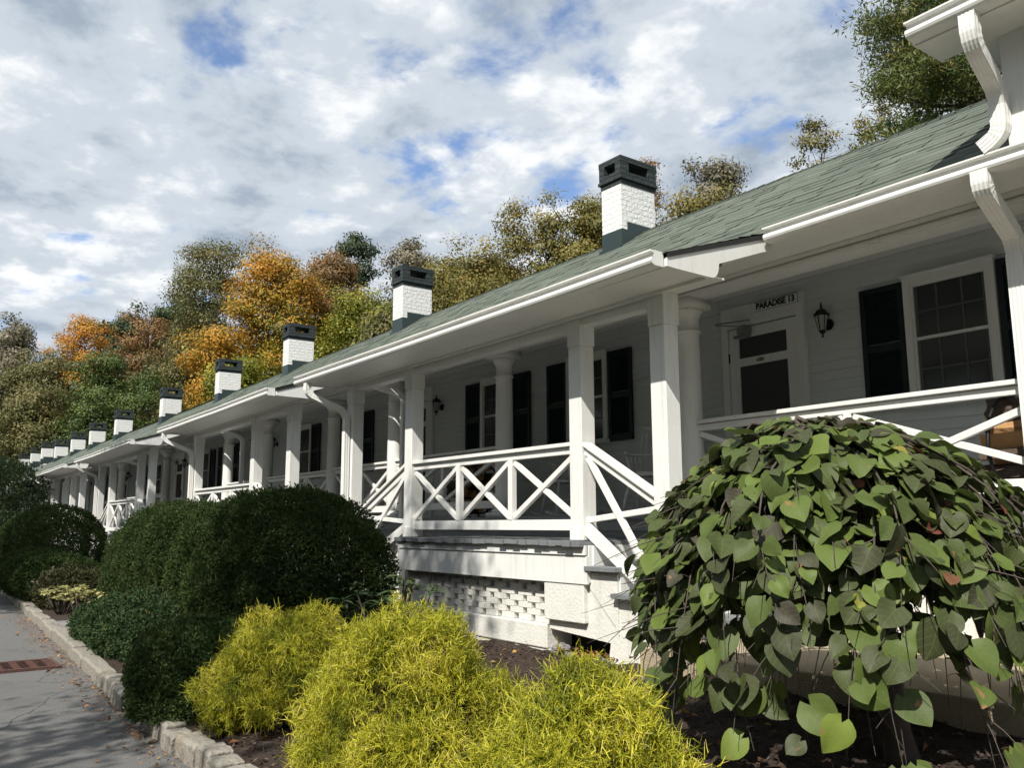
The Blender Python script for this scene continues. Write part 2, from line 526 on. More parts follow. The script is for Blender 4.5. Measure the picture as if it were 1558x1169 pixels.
class MB:
    def __init__(self):
        self.v, self.f, self.uv = [], [], []

    def add(self, vs, fs, uvs=None):
        o = len(self.v)
        self.v += [tuple(p) for p in vs]
        self.f += [tuple(i + o for i in f) for f in fs]
        if uvs:
            self.uv += uvs
        return self

    def box(self, x0, x1, y0, y1, z0, z1):
        vs = [(x, y, z) for z in (z0, z1) for y in (y0, y1) for x in (x0, x1)]
        fs = [(0, 2, 3, 1), (4, 5, 7, 6), (0, 1, 5, 4), (2, 6, 7, 3), (0, 4, 6, 2), (1, 3, 7, 5)]
        uvs = []
        for f in fs:
            a = [vs[i] for i in f]
            nx = max(p[0] for p in a) - min(p[0] for p in a)
            nz = max(p[2] for p in a) - min(p[2] for p in a)
            for p in a:
                if nz < 1e-6:
                    uvs.append((p[0], p[1]))
                elif nx < 1e-6:
                    uvs.append((p[1], p[2]))
                else:
                    uvs.append((p[0] + 0.1, p[2]))
        return self.add(vs, fs, uvs)

    def beam(self, p, q, w, h, upv=(0, 0, 1)):
        p, q = Vector(p), Vector(q)
        d = (q - p).normalized()
        s = d.cross(Vector(upv)).normalized()
        u = s.cross(d)
        vs = []
        for c in (p, q):
            for a, b in ((-1, -1), (1, -1), (1, 1), (-1, 1)):
                vs.append(c + s * (a * w / 2) + u * (b * h / 2))
        fs = [(0, 1, 2, 3), (7, 6, 5, 4), (0, 4, 5, 1), (1, 5, 6, 2), (2, 6, 7, 3), (3, 7, 4, 0)]
        return self.add(vs, fs)

    def prism_x(self, poly, x0, x1):
        """polygon in (y,z) extruded along x"""
        n = len(poly)
        vs = [(x0, y, z) for y, z in poly] + [(x1, y, z) for y, z in poly]
        fs = [tuple(range(n)), tuple(range(2 * n - 1, n - 1, -1))]
        for i in range(n):
            j = (i + 1) % n
            fs.append((i, i + n, j + n, j))
        return self.add(vs, fs)

    def prism_y(self, poly, y0, y1):
        n = len(poly)
        vs = [(x, y0, z) for x, z in poly] + [(x, y1, z) for x, z in poly]
        fs = [tuple(range(n)), tuple(range(2 * n - 1, n - 1, -1))]
        for i in range(n):
            j = (i + 1) % n
            fs.append((i, i + n, j + n, j))
        return self.add(vs, fs)

    def tube(self, pts, rad, n=8, sx=1.0, caps=True):
        pts = [Vector(p) for p in pts]
        if not isinstance(rad, (list, tuple)):
            rad = [rad] * len(pts)
        o = len(self.v)
        ref = Vector((0.13, 0.21, 0.97))
        for i, p in enumerate(pts):
            d = (pts[min(i + 1, len(pts) - 1)] - pts[max(i - 1, 0)])
            d = d.normalized() if d.length > 1e-9 else Vector((0, 0, 1))
            rf = ref if abs(d.dot(ref)) < 0.95 else Vector((1, 0, 0))
            s = d.cross(rf).normalized()
            t = s.cross(d)
            for k in range(n):
                a = 2 * math.pi * k / n
                self.v.append(tuple(p + (s * math.cos(a) * sx + t * math.sin(a)) * rad[i]))
        for i in range(len(pts) - 1):
            for k in range(n):
                a, b = o + i * n + k, o + i * n + (k + 1) % n
                self.f.append((a, b, b + n, a + n))
        if caps:
            self.f.append(tuple(o + k for k in range(n - 1, -1, -1)))
            self.f.append(tuple(o + (len(pts) - 1) * n + k for k in range(n)))
        return self

    def lathe(self, prof, c=(0, 0, 0), n=20):
        o = len(self.v)
        for r, z in prof:
            for k in range(n):
                a = 2 * math.pi * k / n
                self.v.append((c[0] + r * math.cos(a), c[1] + r * math.sin(a), c[2] + z))
        for i in range(len(prof) - 1):
            for k in range(n):
                a, b = o + i * n + k, o + i * n + (k + 1) % n
                self.f.append((a, b, b + n, a + n))
        self.f.append(tuple(o + k for k in range(n - 1, -1, -1)))
        self.f.append(tuple(o + (len(prof) - 1) * n + k for k in range(n)))
        return self

    def mesh(self, name, material, smooth=False):
        me = bpy.data.meshes.new(name)
        me.from_pydata(self.v, [], self.f)
        if self.uv and len(self.uv) == len(me.loops):
            l = me.uv_layers.new(name='uv')
            l.data.foreach_set('uv', np.array(self.uv, np.float32).ravel())
        me.materials.append(material)
        if smooth:
            me.polygons.foreach_set('use_smooth', np.ones(len(me.polygons), bool))
        me.update()
        return me


def link(name, me, parent=None, loc=(0, 0, 0), rot=(0, 0, 0)):
    o = bpy.data.objects.new(name, me)
    S.collection.objects.link(o)
    o.location = loc
    o.rotation_euler = rot
    if parent is not None:
        o.parent = parent
    return o


def put(name, mb, material, parent=None, loc=(0, 0, 0), rot=(0, 0, 0), bevel=0.0, smooth=False, fix=False):
    me = mb.mesh(name, material, smooth)
    if fix:
        import bmesh
        bm = bmesh.new()
        bm.from_mesh(me)
        bmesh.ops.recalc_face_normals(bm, faces=bm.faces)
        bm.to_mesh(me)
        bm.free()
    o = link(name, me, parent, loc, rot)
    if bevel:
        b = o.modifiers.new('bevel', 'BEVEL')
        b.width = bevel
        b.segments = 2
        b.limit_method = 'ANGLE'
        b.angle_limit = R(40)
    return o


def thing(name, label, cat, loc=(0, 0, 0), rot=(0, 0, 0), group=None):
    o = bpy.data.objects.new(name, None)
    o.empty_display_size = 0.2
    S.collection.objects.link(o)
    o.location = loc
    o.rotation_euler = rot
    return tag(o, label, cat, group)


def tag(o, label, cat, group=None):
    o['label'] = label
    o['category'] = cat
    if group:
        o['group'] = group
    return o


def np_obj(name, verts, faces, material, parent=None, v=None, loc=(0, 0, 0), uv=None, smooth=False):
    """verts (N,3), faces (M,k) of equal size, v per-face attribute"""
    verts = np.ascontiguousarray(verts, np.float32)
    faces = np.ascontiguousarray(faces, np.int32)
    me = bpy.data.meshes.new(name)
    me.vertices.add(len(verts))
    me.vertices.foreach_set('co', verts.ravel())
    k = faces.shape[1]
    me.loops.add(faces.size)
    me.loops.foreach_set('vertex_index', faces.ravel())
    me.polygons.add(len(faces))
    me.polygons.foreach_set('loop_start', np.arange(0, faces.size, k, dtype=np.int32))
    me.polygons.foreach_set('loop_total', np.full(len(faces), k, np.int32))
    if smooth:
        me.polygons.foreach_set('use_smooth', np.ones(len(faces), bool))
    if v is not None:
        a = me.attributes.new('v', 'FLOAT', 'FACE')
        a.data.foreach_set('value', np.ascontiguousarray(v, np.float32))
    if uv is not None:
        l = me.uv_layers.new(name='uv')
        l.data.foreach_set('uv', np.ascontiguousarray(uv, np.float32)[faces.ravel()].ravel())
    me.update(calc_edges=True)
    me.materials.append(material)
    return link(name, me, parent, loc)


def norm(a):
    return a / np.maximum(1e-9, np.linalg.norm(a, axis=-1, keepdims=True))


def rand_dirs(n, g=rng):
    return norm(g.normal(size=(n, 3)))


def leaf_quads(c, d, nrm, Ln, Wd, fold=0.0):
    """rhombic leaves: base point c, axis d, normal nrm"""
    d = norm(d)
    s = norm(np.cross(d, nrm))
    n2 = np.cross(s, d)
    Ln = np.asarray(Ln).reshape(-1, 1)
    Wd = np.asarray(Wd).reshape(-1, 1)
    a = c
    b = c + d * Ln * 0.45 + s * Wd * 0.5 + n2 * Wd * fold
    t = c + d * Ln
    e = c + d * Ln * 0.45 - s * Wd * 0.5 + n2 * Wd * fold
    V = np.stack([a, b, t, e], 1).reshape(-1, 3)
    F = np.arange(len(V)).reshape(-1, 4)
    return V, F


# ------------------------------------------------------------------ setting: ground, road, bed, hill
def grid_obj(name, xs, ys, zf, material, kind='structure'):
    xs, ys = np.array(xs), np.array(ys)
    X, Y = np.meshgrid(xs, ys)
    Z = zf(X, Y)
    V = np.stack([X, Y, Z], -1).reshape(-1, 3)
    nx = len(xs)
    i = np.arange((len(ys) - 1) * nx).reshape(len(ys) - 1, nx)[:, :-1].ravel()
    F = np.stack([i, i + 1, i + nx + 1, i + nx], 1)
    o = np_obj(name, V, F, material, smooth=True)
    o['kind'] = kind
    return o


CURB = [(3.0, 2.05), (-2.0, 1.84), (-5.4, 1.73), (-6.4, 1.71), (-8.9, 1.80), (-11.95, 1.95), (-17.0, 2.16), (-20.5, 2.30), (-40, 3.0), (-90, 4.5)]
_cx = np.array([p[0] for p in CURB][::-1])
_cy = np.array([p[1] for p in CURB][::-1])


def curb_y(x):
    return np.interp(x, _cx, _cy)


def bed_z(x, y):
    t = np.clip((y - curb_y(x) - 0.1) / (4.9 - curb_y(x)), 0, 1)
    z = -1.40 + 0.27 * t
    z = z + 0.11 * np.clip((x + 5.4) / 1.6, 0, 1) * np.clip((y - 2.4) / 1.5, 0, 1)
    z = z + 0.022 * np.sin(x * 5.1 + y * 3.7) * np.sin(y * 6.3 - x * 1.9) + 0.012 * np.sin(x * 13 + 1.3) * np.sin(y * 11.7)
    return z


gx = np.concatenate([np.linspace(-400, -100, 7), np.linspace(-95, 40, 28), np.linspace(60, 400, 7)])
gy = np.concatenate([np.linspace(-400, -12, 10), np.linspace(-9, 13, 12), np.linspace(20, 400, 10)])
grid_obj('ground', gx, gy, lambda x, y: np.full_like(x, -1.56), M['lawn'])
ry = np.linspace(0, 1, 9)
xs_r = np.concatenate([np.linspace(-120, -30, 19), np.linspace(-29, 30, 119)])
V, F = [], []
for x in xs_r:
    for t in ry:
        y = -5.2 + (curb_y(x) + 0.04 + 5.2) * t
        V.append((x, y, -1.50 - 0.03 * (1 - t) + 0.004 * math.sin(x * 2.1 + t * 9)))
nr = len(ry)
for i in range(len(xs_r) - 1):
    for j in range(nr - 1):
        F.append((i * nr + j, (i + 1) * nr + j, (i + 1) * nr + j + 1, i * nr + j + 1))
o = np_obj('road', np.array(V), np.array(F), M['asphalt'], smooth=True)
o['kind'] = 'structure'

V, F = [], []
xs_b = np.concatenate([np.linspace(-90, -20, 36), np.linspace(-19.8, 4.0, 160)])
nb = 40
for x in xs_b:
    for j in range(nb):
        y = curb_y(x) + 0.08 + (7.7 - curb_y(x) - 0.08) * j / (nb - 1)
        V.append((x, y, float(bed_z(x, y))))
for i in range(len(xs_b) - 1):
    for j in range(nb - 1):
        F.append((i * nb + j, (i + 1) * nb + j, (i + 1) * nb + j + 1, i * nb + j + 1))
o = np_obj('planting_bed', np.array(V), np.array(F), M['soil'], smooth=True)
o['kind'] = 'structure'


def hill_z(x, y):
    a = 0.30 * np.maximum(0, y - 12.5) - 0.0012 * np.maximum(0, y - 12.5) ** 2 * (y < 110)
    a = np.minimum(a, 18)
    b = 0.28 * np.maximum(0, -98 - x)
    return -1.6 + np.maximum(a, np.minimum(b, 26)) + 0.5 * np.sin(x * 0.21) * np.sin(y * 0.17)


hx = np.linspace(-260, 60, 81)
hy = np.linspace(11, 200, 60)
grid_obj('hillside', hx, hy, hill_z, M['hill'])
hx2 = np.linspace(-300, -97, 40)
hy2 = np.linspace(-60, 11.5, 24)
grid_obj('far_hillside', hx2, hy2, lambda x, y: hill_z(x, np.minimum(y, 11)) - 0.05, M['hill'])

# granite kerb: stones laid end to end
mb = MB()
x = 2.6
g2 = random.Random(3)
while x > -60:
    w = g2.uniform(0.19, 0.27) if x > -6.6 else g2.uniform(0.45, 0.95)
    xa, xb = x - w + 0.012, x
    ya, yb = float(curb_y(xa)), float(curb_y(xb))
    h = -1.365 + g2.uniform(-0.012, 0.012)
    d = 0.15 + g2.uniform(-0.012, 0.012)
    off = g2.uniform(-0.012, 0.012)
    n = 4
    pts_t, pts_b = [], []
    o = len(mb.v)
    for i in range(n + 1):
        t = i / n
        xx = xa + (xb - xa) * t
        yy = ya + (yb - ya) * t + off
        e = -0.012 if i in (0, n) else g2.uniform(-0.004, 0.006)
        mb.v += [(xx, yy - 0.006 + g2.uniform(-.005, .005), -1.58), (xx, yy + g2.uniform(-.006, .006), h + e - 0.02),
                 (xx, yy + 0.02, h + e), (xx, yy + d, h + e + g2.uniform(-.004, .004)), (xx, yy + d + 0.012, -1.5)]
    for i in range(n):
        for k in range(4):
            a = o + i * 5 + k
            mb.f.append((a, a + 1, a + 6, a + 5))
    mb.f += [(o, o + 1, o + 2, o + 3, o + 4), tuple(o + n * 5 + k for k in (4, 3, 2, 1, 0))]
    x -= w
o = put('granite_kerb', mb, M['granite'], bevel=0.006, fix=True)
o['kind'] = 'structure'

# raised terrace of pale gravel concrete in front of the right-hand porch
mb = MB()
mb.box(-4.86, 3.0, 4.66, 6.24, -1.35, -0.90)
o = put('terrace_path', mb, M['path'], bevel=0.012)
o['kind'] = 'structure'

# ------------------------------------------------------------------ the cottage row
row = thing('cottage_row', 'long white one storey cottage row with green shingle roof, columned porch and many chimneys', 'building', (0, 0, 0))
XL, XR = -74.0, 3.0
XB = [XR, -2.6] + [-2.6 - 1.4 * i for i in range(1, 52)]
XB = [x for x in XB if x > XL] + [XL]
EAVE, RIDGE = (5.72, 2.36), (8.10, 3.93)
SL = (RIDGE[1] - EAVE[1]) / (RIDGE[0] - EAVE[0])
BAY_EAVE = (4.49, 1.965)


def tilted(mb):
    mb.v = [(x, y, z + tilt(x)) for x, y, z in mb.v]
    return mb


def courses(name, parent, x1, x0, a, b, n, seed=1, til=True, extra=None):
    """overlapping shingle courses from the eave a=(y,z) up to b: every tab has its own width, lip and tone"""
    g = random.Random(seed)
    V, F, vv = [], [], []
    dy, dz = (b[0] - a[0]) / n, (b[1] - a[1]) / n
    L = math.hypot(dy, dz)
    sy, sz = dy / L, dz / L
    ny, nz = -sz, sy
    ph = g.uniform(0, 6)

    def sagz(x):
        return (tilt(x) if til else 0) + .006 * math.sin(x * .9 + ph) + .004 * math.sin(x * 2.3 + ph * 2)
    for i in range(n):
        x = x1
        y0, z0 = a[0] + dy * i, a[1] + dz * i
        while x > x0 + 1e-6:
            far = x < -26
            w = g.uniform(.10, .34) if not far else g.uniform(.5, 1.4)
            xe = max(x0, x - w)
            lip = g.choice((.004, .004, .012))
            dn = 0.0 if g.random() < .55 else g.uniform(.006, .03)
            q0, q1 = -dn, L * 1.16
            o = len(V)
            for xx in (x, xe):
                t = sagz(xx)
                V += [(xx, y0 + sy * q0, z0 + sz * q0 + t - .002), (xx, y0 + sy * q0 + ny * lip, z0 + sz * q0 + nz * lip + t),
                      (xx, y0 + sy * q1, z0 + sz * q1 + t)]
            F += [(o, o + 3, o + 4, o + 1), (o + 1, o + 4, o + 5, o + 2)]
            k = min(1, max(0, g.gauss(.5, .15) + (.12 if lip > .01 else 0)))
            vv += [0.0, k]
            x = xe
    if extra:
        o = len(V)
        V += extra
        F.append((o, o + 1, o + 2, o + 3))
        vv.append(.5)
    return np_obj(name, np.array(V), np.array(F), M['shingle'], parent, np.array(vv))


roof = courses('roof', row, XR, XL, EAVE, RIDGE, 19, 1, True, [(XR, 8.1, 3.92), (XL, 8.1, 3.92 + tilt(XL)), (XL, 12.6, 1.6 + tilt(XL)), (XR, 12.6, 1.6)])
# ridge cap: overlapping bent shingles
mb = MB()
g = random.Random(5)
x = XR
while x > XL:
    w = 0.145 if x > -30 else 0.6
    t = tilt(x)
    z = 3.945 + g.uniform(-0.002, 0.002)
    mb.v += [(x, 7.985, z - 0.062 + t), (x, 8.1, z + t), (x, 8.215, z - 0.062 + t),
             (x - w * 1.1, 7.985, z - 0.069 + t), (x - w * 1.1, 8.1, z - 0.007 + t), (x - w * 1.1, 8.215, z - 0.069 + t),
             (x, 7.985, z - 0.086 + t), (x - w * 1.1, 7.985, z - 0.093 + t)]
    o = len(mb.v) - 8
    mb.f += [(o, o + 1, o + 4, o + 3), (o + 1, o + 2, o + 5, o + 4), (o + 6, o, o + 3, o + 7)]
    x -= w
put('ridge_cap', mb, M['shingle'], roof)

# walls, ceiling, inner floor
mb = MB()
nbd = 27
xs = [XR] + [x for x in XB if x < 0]
xsw = [XR - .45 * i for i in range(int((XR + 14) / .45))] + [x for x in XB if x < -14.2]
gz = random.Random(9)
for i in range(nbd):
    z0, z1 = 0.05 + i * 0.1, 0.05 + (i + 1) * 0.1 + 0.006
    o = len(mb.v)
    for x in xsw:
        t = tilt(x)
        w = gz.uniform(-0.009, 0.009)
        mb.v += [(x, 7.862, z0 + t + w), (x, 7.836, z0 + t + w), (x, 7.856, z1 + t)]
    for k in range(len(xsw) - 1):
        p = o + 3 * k
        q = p + 3
        mb.f += [(p, q, q + 1, p + 1), (p + 1, q + 1, q + 2, p + 2)]
wall = put('clapboard_wall', mb, M['siding'], row)
mb = MB()
mb.box(XL, XR, 7.87, 7.99, -1.3, 3.05)
mb.box(XL, XL + 0.1, 7.99, 12.4, -1.3, 2.2)
mb.box(XL, XR, 12.4, 12.5, -1.3, 1.7)
put('wall_core', tilted(mb), M['siding'], row)
mb = MB()
for xa, xb in zip(xs[:-1], xs[1:]):
    mb.box(xb, xa, 6.452, 7.83, 2.745, 2.775)
put('porch_ceiling', tilted(mb), M['siding'], row)
mb = MB()
for xa, xb in zip(xs[:-1], xs[1:]):
    mb.box(xb, xa, 7.808, 7.834, 2.60, 2.755)
put('frieze_board', tilted(mb), M['trim'], row)
mb = MB()
g = random.Random(12)
y = 6.13
for xa, xb in zip(xs[:-1], xs[1:]):
    mb.box(xb, xa, 6.12, 7.84, 0.045, 0.085)
put('porch_floor', tilted(mb), M['deck'], row)
mb = MB()
for xa, xb in zip(xs[:-1], xs[1:]):
    mb.box(xb, xa, 6.16, 6.19, -0.07, 0.045)
    mb.box(xb, xa, 6.19, 6.215, -0.30, -0.07)
put('porch_fascia', tilted(mb), M['deck'], row)
mb = MB()
for xa, xb in zip(xs[:-1], xs[1:]):
    mb.box(xb, xa, 6.26, 6.45, -1.4, -0.28)
put('porch_foundation', tilted(mb), M['stucco'], row)
mb = MB()
for xa, xb in zip(xs[:-1], xs[1:]):
    mb.box(xb, xa, 6.26, 6.50, 2.205, 2.34)
    mb.box(xb, xa, 5.80, 6.259, 2.295, 2.318)
    mb.box(xb, xa, 6.225, 6.258, 2.255, 2.292)
    mb.box(xb, xa, 6.235, 6.258, 2.21, 2.235)
    mb.box(xb, xa, 6.36, 6.45, 2.34, 2.72)
put('porch_beam', tilted(mb), M['trim'], row)

GUT = [(0, 0), (0, -.110), (-.080, -.110), (-.098, -.107), (-.116, -.096), (-.124, -.080), (-.122, -.064), (-.110, -.050), (-.096, -.044), (-.092, -.036), (-.096, -.018), (-.112, -.013), (-.128, -.010), (-.128, .002), (-.100, .004), (-.090, -.014), (-.086, -.03), (-.012, -.095), (-.010, 0)]


def gutter(x0, x1, y, z, parent=row, cap=True, dz=0.0, name='gutter', til=True):
    """y,z of the back top edge; opens upward; moulded front"""
    mb = MB()
    k = max(1, int(abs(x1 - x0) / 1.2))
    pr = GUT
    n = len(pr)
    g = random.Random(int(abs(x0) * 100))
    xs_ = [x0 + (x1 - x0) * i / k for i in range(k + 1)]
    for i, x in enumerate(xs_):
        sag = -0.010 * math.sin(math.pi * i / k) + g.uniform(-0.005, 0.005)
        mb.v += [(x, y + a, z + b + sag + (tilt(x) if til else 0)) for a, b in pr]
    for i in range(k):
        for j in range(n):
            a, b = i * n + j, i * n + (j + 1) % n
            mb.f.append((a, a + n, b + n, b))
    if cap:
        pc = GUT[:15]
        for x in (x0, x1):
            o = len(mb.v)
            mb.v += [(x, y + a, z + b + (tilt(x) if til else 0)) for a, b in pc]
            mb.f.append(tuple(range(o, o + len(pc))))
    return put(name, mb, M['trim'], parent, fix=True)


def downspout(path, parent=row, w=0.044, d=0.036, name='downspout', n_r=5):
    """corrugated rectangular pipe along a path; ribs run along it"""
    pts = [Vector(p) for p in path]
    # round the corners
    fine = [pts[0]]
    for i in range(1, len(pts) - 1):
        a, b, c = pts[i - 1], pts[i], pts[i + 1]
        r = min(0.12, (a - b).length * 0.48, (c - b).length * 0.48)
        p0 = b + (a - b).normalized() * r
        p1 = b + (c - b).normalized() * r
        for t in (0, .14, .28, .42, .56, .70, .85, 1):
            fine.append((p0 * (1 - t) + b * t) * (1 - t) + (b * (1 - t) + p1 * t) * t)
    fine.append(pts[-1])
    prof = []
    for side in range(4):
        m_ = 8 if side in (0, 2) else 4
        for k in range(m_):
            u = -1 + 2 * k / m_
            rib = 1 - (0.07 if k % 2 else 0)
            if side == 0:
                prof.append((u * w, -d * rib))
            elif side == 1:
                prof.append((w * rib, u * d))
            elif side == 2:
                prof.append((-u * w, d * rib))
            else:
                prof.append((-w * rib, -u * d))
    n = len(prof)
    mb = MB()
    for i, p in enumerate(fine):
        dr = (fine[min(i + 1, len(fine) - 1)] - fine[max(i - 1, 0)]).normalized()
        s = Vector((1, 0, 0))
        if abs(dr.x) > 0.9:
            s = Vector((0, 1, 0))
        s = (s - dr * s.dot(dr)).normalized()
        t = dr.cross(s)
        if t.y < 0 and abs(dr.x) <= 0.9:
            t = -t
        crimp = 0.96 if (i % 2 and 0 < i < len(fine) - 1 and (fine[i] - fine[i - 1]).length < 0.06) else 1.0
        mb.v += [tuple(p + s * a * crimp + t * b * crimp) for a, b in prof]
    for i in range(len(fine) - 1):
        for j in range(n):
            a, b = i * n + j, i * n + (j + 1) % n
            mb.f.append((a, b, b + n, a + n))
    mb.f += [tuple(range(n)), tuple(range((len(fine) - 1) * n, len(fine) * n))]
    return put(name, mb, M['trim'], parent, fix=True)


# chimneys
CH = [-8.05, -14.03, -19.69, -25.0, -31.2, -38.5, -43.9, -48.8, -53.9, -59.0, -63.6, -69.5]
mbk, mcap, mfl = MB(), MB(), MB()
mbk.box(-0.375, 0, 0, 0.63, -0.15, 0.88)
# local z = 0 at the roof surface of the front face (y = 7.6)
cw0, cw1, cd0, cd1 = -0.375, 0.0, 0.0, 0.63


def ring(m, e, z0, z1):
    m.box(cw0 - e, cw1 + e, cd0 - e, cd1 + e, z0, z1)


ring(mcap, 0.008, 0.881, 0.945)
ring(mcap, 0.035, 0.945, 0.985)
ring(mcap, 0.022, 0.985, 1.055)
pe = 0.022
pw, pd = 0.105, 0.155
for xa, xb in ((cw0 - pe, cw0 - pe + pw), (cw1 + pe - pw, cw1 + pe)):
    for ya, yb in ((cd0 - pe, cd0 - pe + pd), (cd1 + pe - pd, cd1 + pe)):
        mcap.box(xa, xb, ya, yb, 1.055, 1.19)
ring(mcap, 0.026, 1.19, 1.265)
mfl.box(cw0 - .006, cw1 + .006, -0.006, 0.10, -0.12, 0.25)
mfl.box(cw0 - .006, cw1 + .006, 0.10, 0.66, -0.05, 0.36)
mfl.box(cw0 - .02, cw1 + .02, -0.05, -0.006, -0.06, 0.012)
me_b = mbk.mesh('chimney', M['brick'])
me_c = mcap.mesh('chimney_cap', M['capbrick'])
me_f = mfl.mesh('chimney_flashing', M['flash'])
gch = random.Random(2)
for i, x in enumerate(CH):
    lift = 0.0 if i < 9 else 0.28
    z0 = EAVE[1] + SL * (7.60 - EAVE[0]) + tilt(x) + lift
    c = link('chimney', me_b, row, (x, 7.60, z0), (0, 0, gch.uniform(-.02, .02)))
    c['label'] = 'white painted brick chimney with open dark cap'
    link('chimney_cap', me_c, c)
    link('chimney_flashing', me_f, c)


# windows, shutters, doors, lamps built once and copied
def window_meshes():
    w, h = 0.71, 1.13
    fr = MB()
    e, d = 0.072, 0.05
    fr.box(-w / 2 - e, -w / 2, -d, 0.01, 0, h)
    fr.box(w / 2, w / 2 + e, -d, 0.01, 0, h)
    fr.box(-w / 2 - e, w / 2 + e, -d, 0.01, h, h + 0.08)
    fr.box(-w / 2 - e - .012, w / 2 + e + .012, -d - .018, 0.01, h + 0.08, h + 0.10)
    fr.box(-w / 2 - e - .03, w / 2 + e + .03, -d - .05, 0.01, -0.05, 0)
    sash = MB()
    s = 0.022
    sash.box(-w / 2, -w / 2 + s, -.036, 0, 0, h)
    sash.box(w / 2 - s, w / 2, -.036, 0, 0, h)
    sash.box(-w / 2 + s, w / 2 - s, -.036, 0, h - s, h)
    sash.box(-w / 2 + s, w / 2 - s, -.036, 0, 0, s)
    sash.box(-w / 2 + s, w / 2 - s, -.036, 0, h * .53 - .014, h * .53 + .014)
    gl = MB()
    gl.box(-w / 2 + s, w / 2 - s, -.012, -.004, s, h - s)
    mu = MB()
    for k in (1, 2):
        xx = -w / 2 + w * k / 3
        mu.box(xx - .009, xx + .009, -.017, -.0125, s, h - s)
    for zz in (h * .27, h * .76):
        mu.box(-w / 2 + s, w / 2 - s, -.0168, -.0127, zz - .009, zz + .009)
    mu.box(-w / 2 + s, -w / 2 + s + .03, -.0172, -.0128, s, h - s)
    mu.box(w / 2 - s - .03, w / 2 - s, -.0172, -.0128, s, h - s)
    cu = MB()
    for side in (-1, 1):
        for k in range(7):
            xx = side * (w / 2 - s - .02) - side * k * .028
            cu.beam((xx, -.0122, s), (xx - side * .008 * k, -.0122, h * .5), .012, .002, (0, 1, 0))
    return [(fr.mesh('window_frame', M['trim'])), sash.mesh('window_sash', M['trim']), gl.mesh('window_pane', M['glass']), mu.mesh('muntin', M['muntin'])]


WF, WS, WG, WM = window_meshes()
sh = MB()
sw, shh = 0.455, 1.22
st = 0.055
sh.box(0, st, -.03, 0.0, 0, shh)
sh.box(sw - st, sw, -.03, 0.0, 0, shh)
for za, zb in ((0, .08), (shh * .47, shh * .47 + .07), (shh - .06, shh)):
    sh.box(st, sw - st, -.028, 0.0, za, zb)
z = 0.09
while z < shh - 0.07:
    if not (shh * .47 - .02 < z < shh * .47 + .07):
        o = len(sh.v)
        sh.v += [(st, -.026, z), (sw - st, -.026, z), (sw - st, -.006, z + .03), (st, -.006, z + .03),
                 (st, -.022, z - .004), (sw - st, -.022, z - .004), (sw - st, -.002, z + .026), (st, -.002, z + .026)]
        sh.f += [(o, o + 1, o + 2, o + 3), (o + 4, o + 7, o + 6, o + 5), (o, o + 4, o + 5, o + 1), (o + 2, o + 6, o + 7, o + 3)]
    z += 0.03
SHM = sh.mesh('shutter', M['shutter'])


def window(xc, left=True, right=True):
    t = tilt(xc)
    f = link('window', WF, row, (xc, 7.836, 1.115 + t))
    link('window_sash', WS, f)
    p = link('window_pane', WG, f)
    link('muntin', WM, f)
    if left:
        link('shutter', SHM, row, (xc - 0.44 - sw, 7.832, 1.08 + t))
    if right:
        link('shutter', SHM, row, (xc + 0.44, 7.832, 1.08 + t))


dm = [MB() for _ in range(5)]
dw0, dw1, dh = -0.47, 0.47, 2.10
dm[0].box(dw0 - .09, dw0, -.045, 0.01, 0, dh + .015)
dm[0].box(dw1, dw1 + .09, -.045, 0.01, 0, dh + .015)
dm[0].box(dw0 - .09, dw1 + .09, -.045, 0.01, dh + .015, dh + .26)
d0, d1 = dw0 + .008, dw1 - .008
dm[1].box(d0, d0 + .135, -.032, 0, 0.01, dh)
dm[1].box(d1 - .135, d1, -.032, 0, 0.01, dh)
for za, zb in ((0.01, .24), (1.66, 1.75), (1.985, dh)):
    dm[1].box(d0 + .135, d1 - .135, -.0315, 0, za, zb)
dm[1].box(d0 + .135, d1 - .135, -.0312, 0, .84, .90)
dm[2].box(d0 + .135, d1 - .135, -.014, -.006, .24, .84)
dm[2].box(d0 + .135, d1 - .135, -.014, -.006, .90, 1.66)
dm[2].box(d0 + .135, d1 - .135, -.014, -.006, 1.75, 1.985)
# closer on the top left corner of the door
dm[3].box(d0 + .10, d0 + .32, -.075, -.033, 1.985, 2.02)
dm[3].box(d0 + .19, d0 + .33, -.12, -.034, 2.02, 2.09)
dm[3].beam((d0 + .26, -.08, 2.10), (d0 + .02, -.28, 2.135), .022, .010)
dm[3].beam((d0 + .02, -.28, 2.145), (d0 + .33, -.05, 2.17), .020, .010)
dm[3].tube([(d0 + .26, -.08, 2.06), (d0 + .26, -.08, 2.12)], .014)
hg = MB()
hg.box(d0 - .012, d0 + .008, -.042, -.030, 0, .11)
HG = hg.mesh('hinge', M['iron'])
dm[4].box(d1 - .105, d1 - .04, -.042, -.033, .95, 1.12)
dm[4].tube([(d1 - .075, -.04, 1.03), (d1 - .075, -.085, 1.03), (d1 - .16, -.085, 1.03)], .009)
DM = [dm[0].mesh('door_casing', M['trim']), dm[1].mesh('screen_door', M['trim']), dm[2].mesh('door_screen', M['screen']),
      dm[3].mesh('door_closer', M['steel']), dm[4].mesh('door_handle', M['iron'])]
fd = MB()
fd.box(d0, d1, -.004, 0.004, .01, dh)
FD = fd.mesh('inner_door', M['dark'])

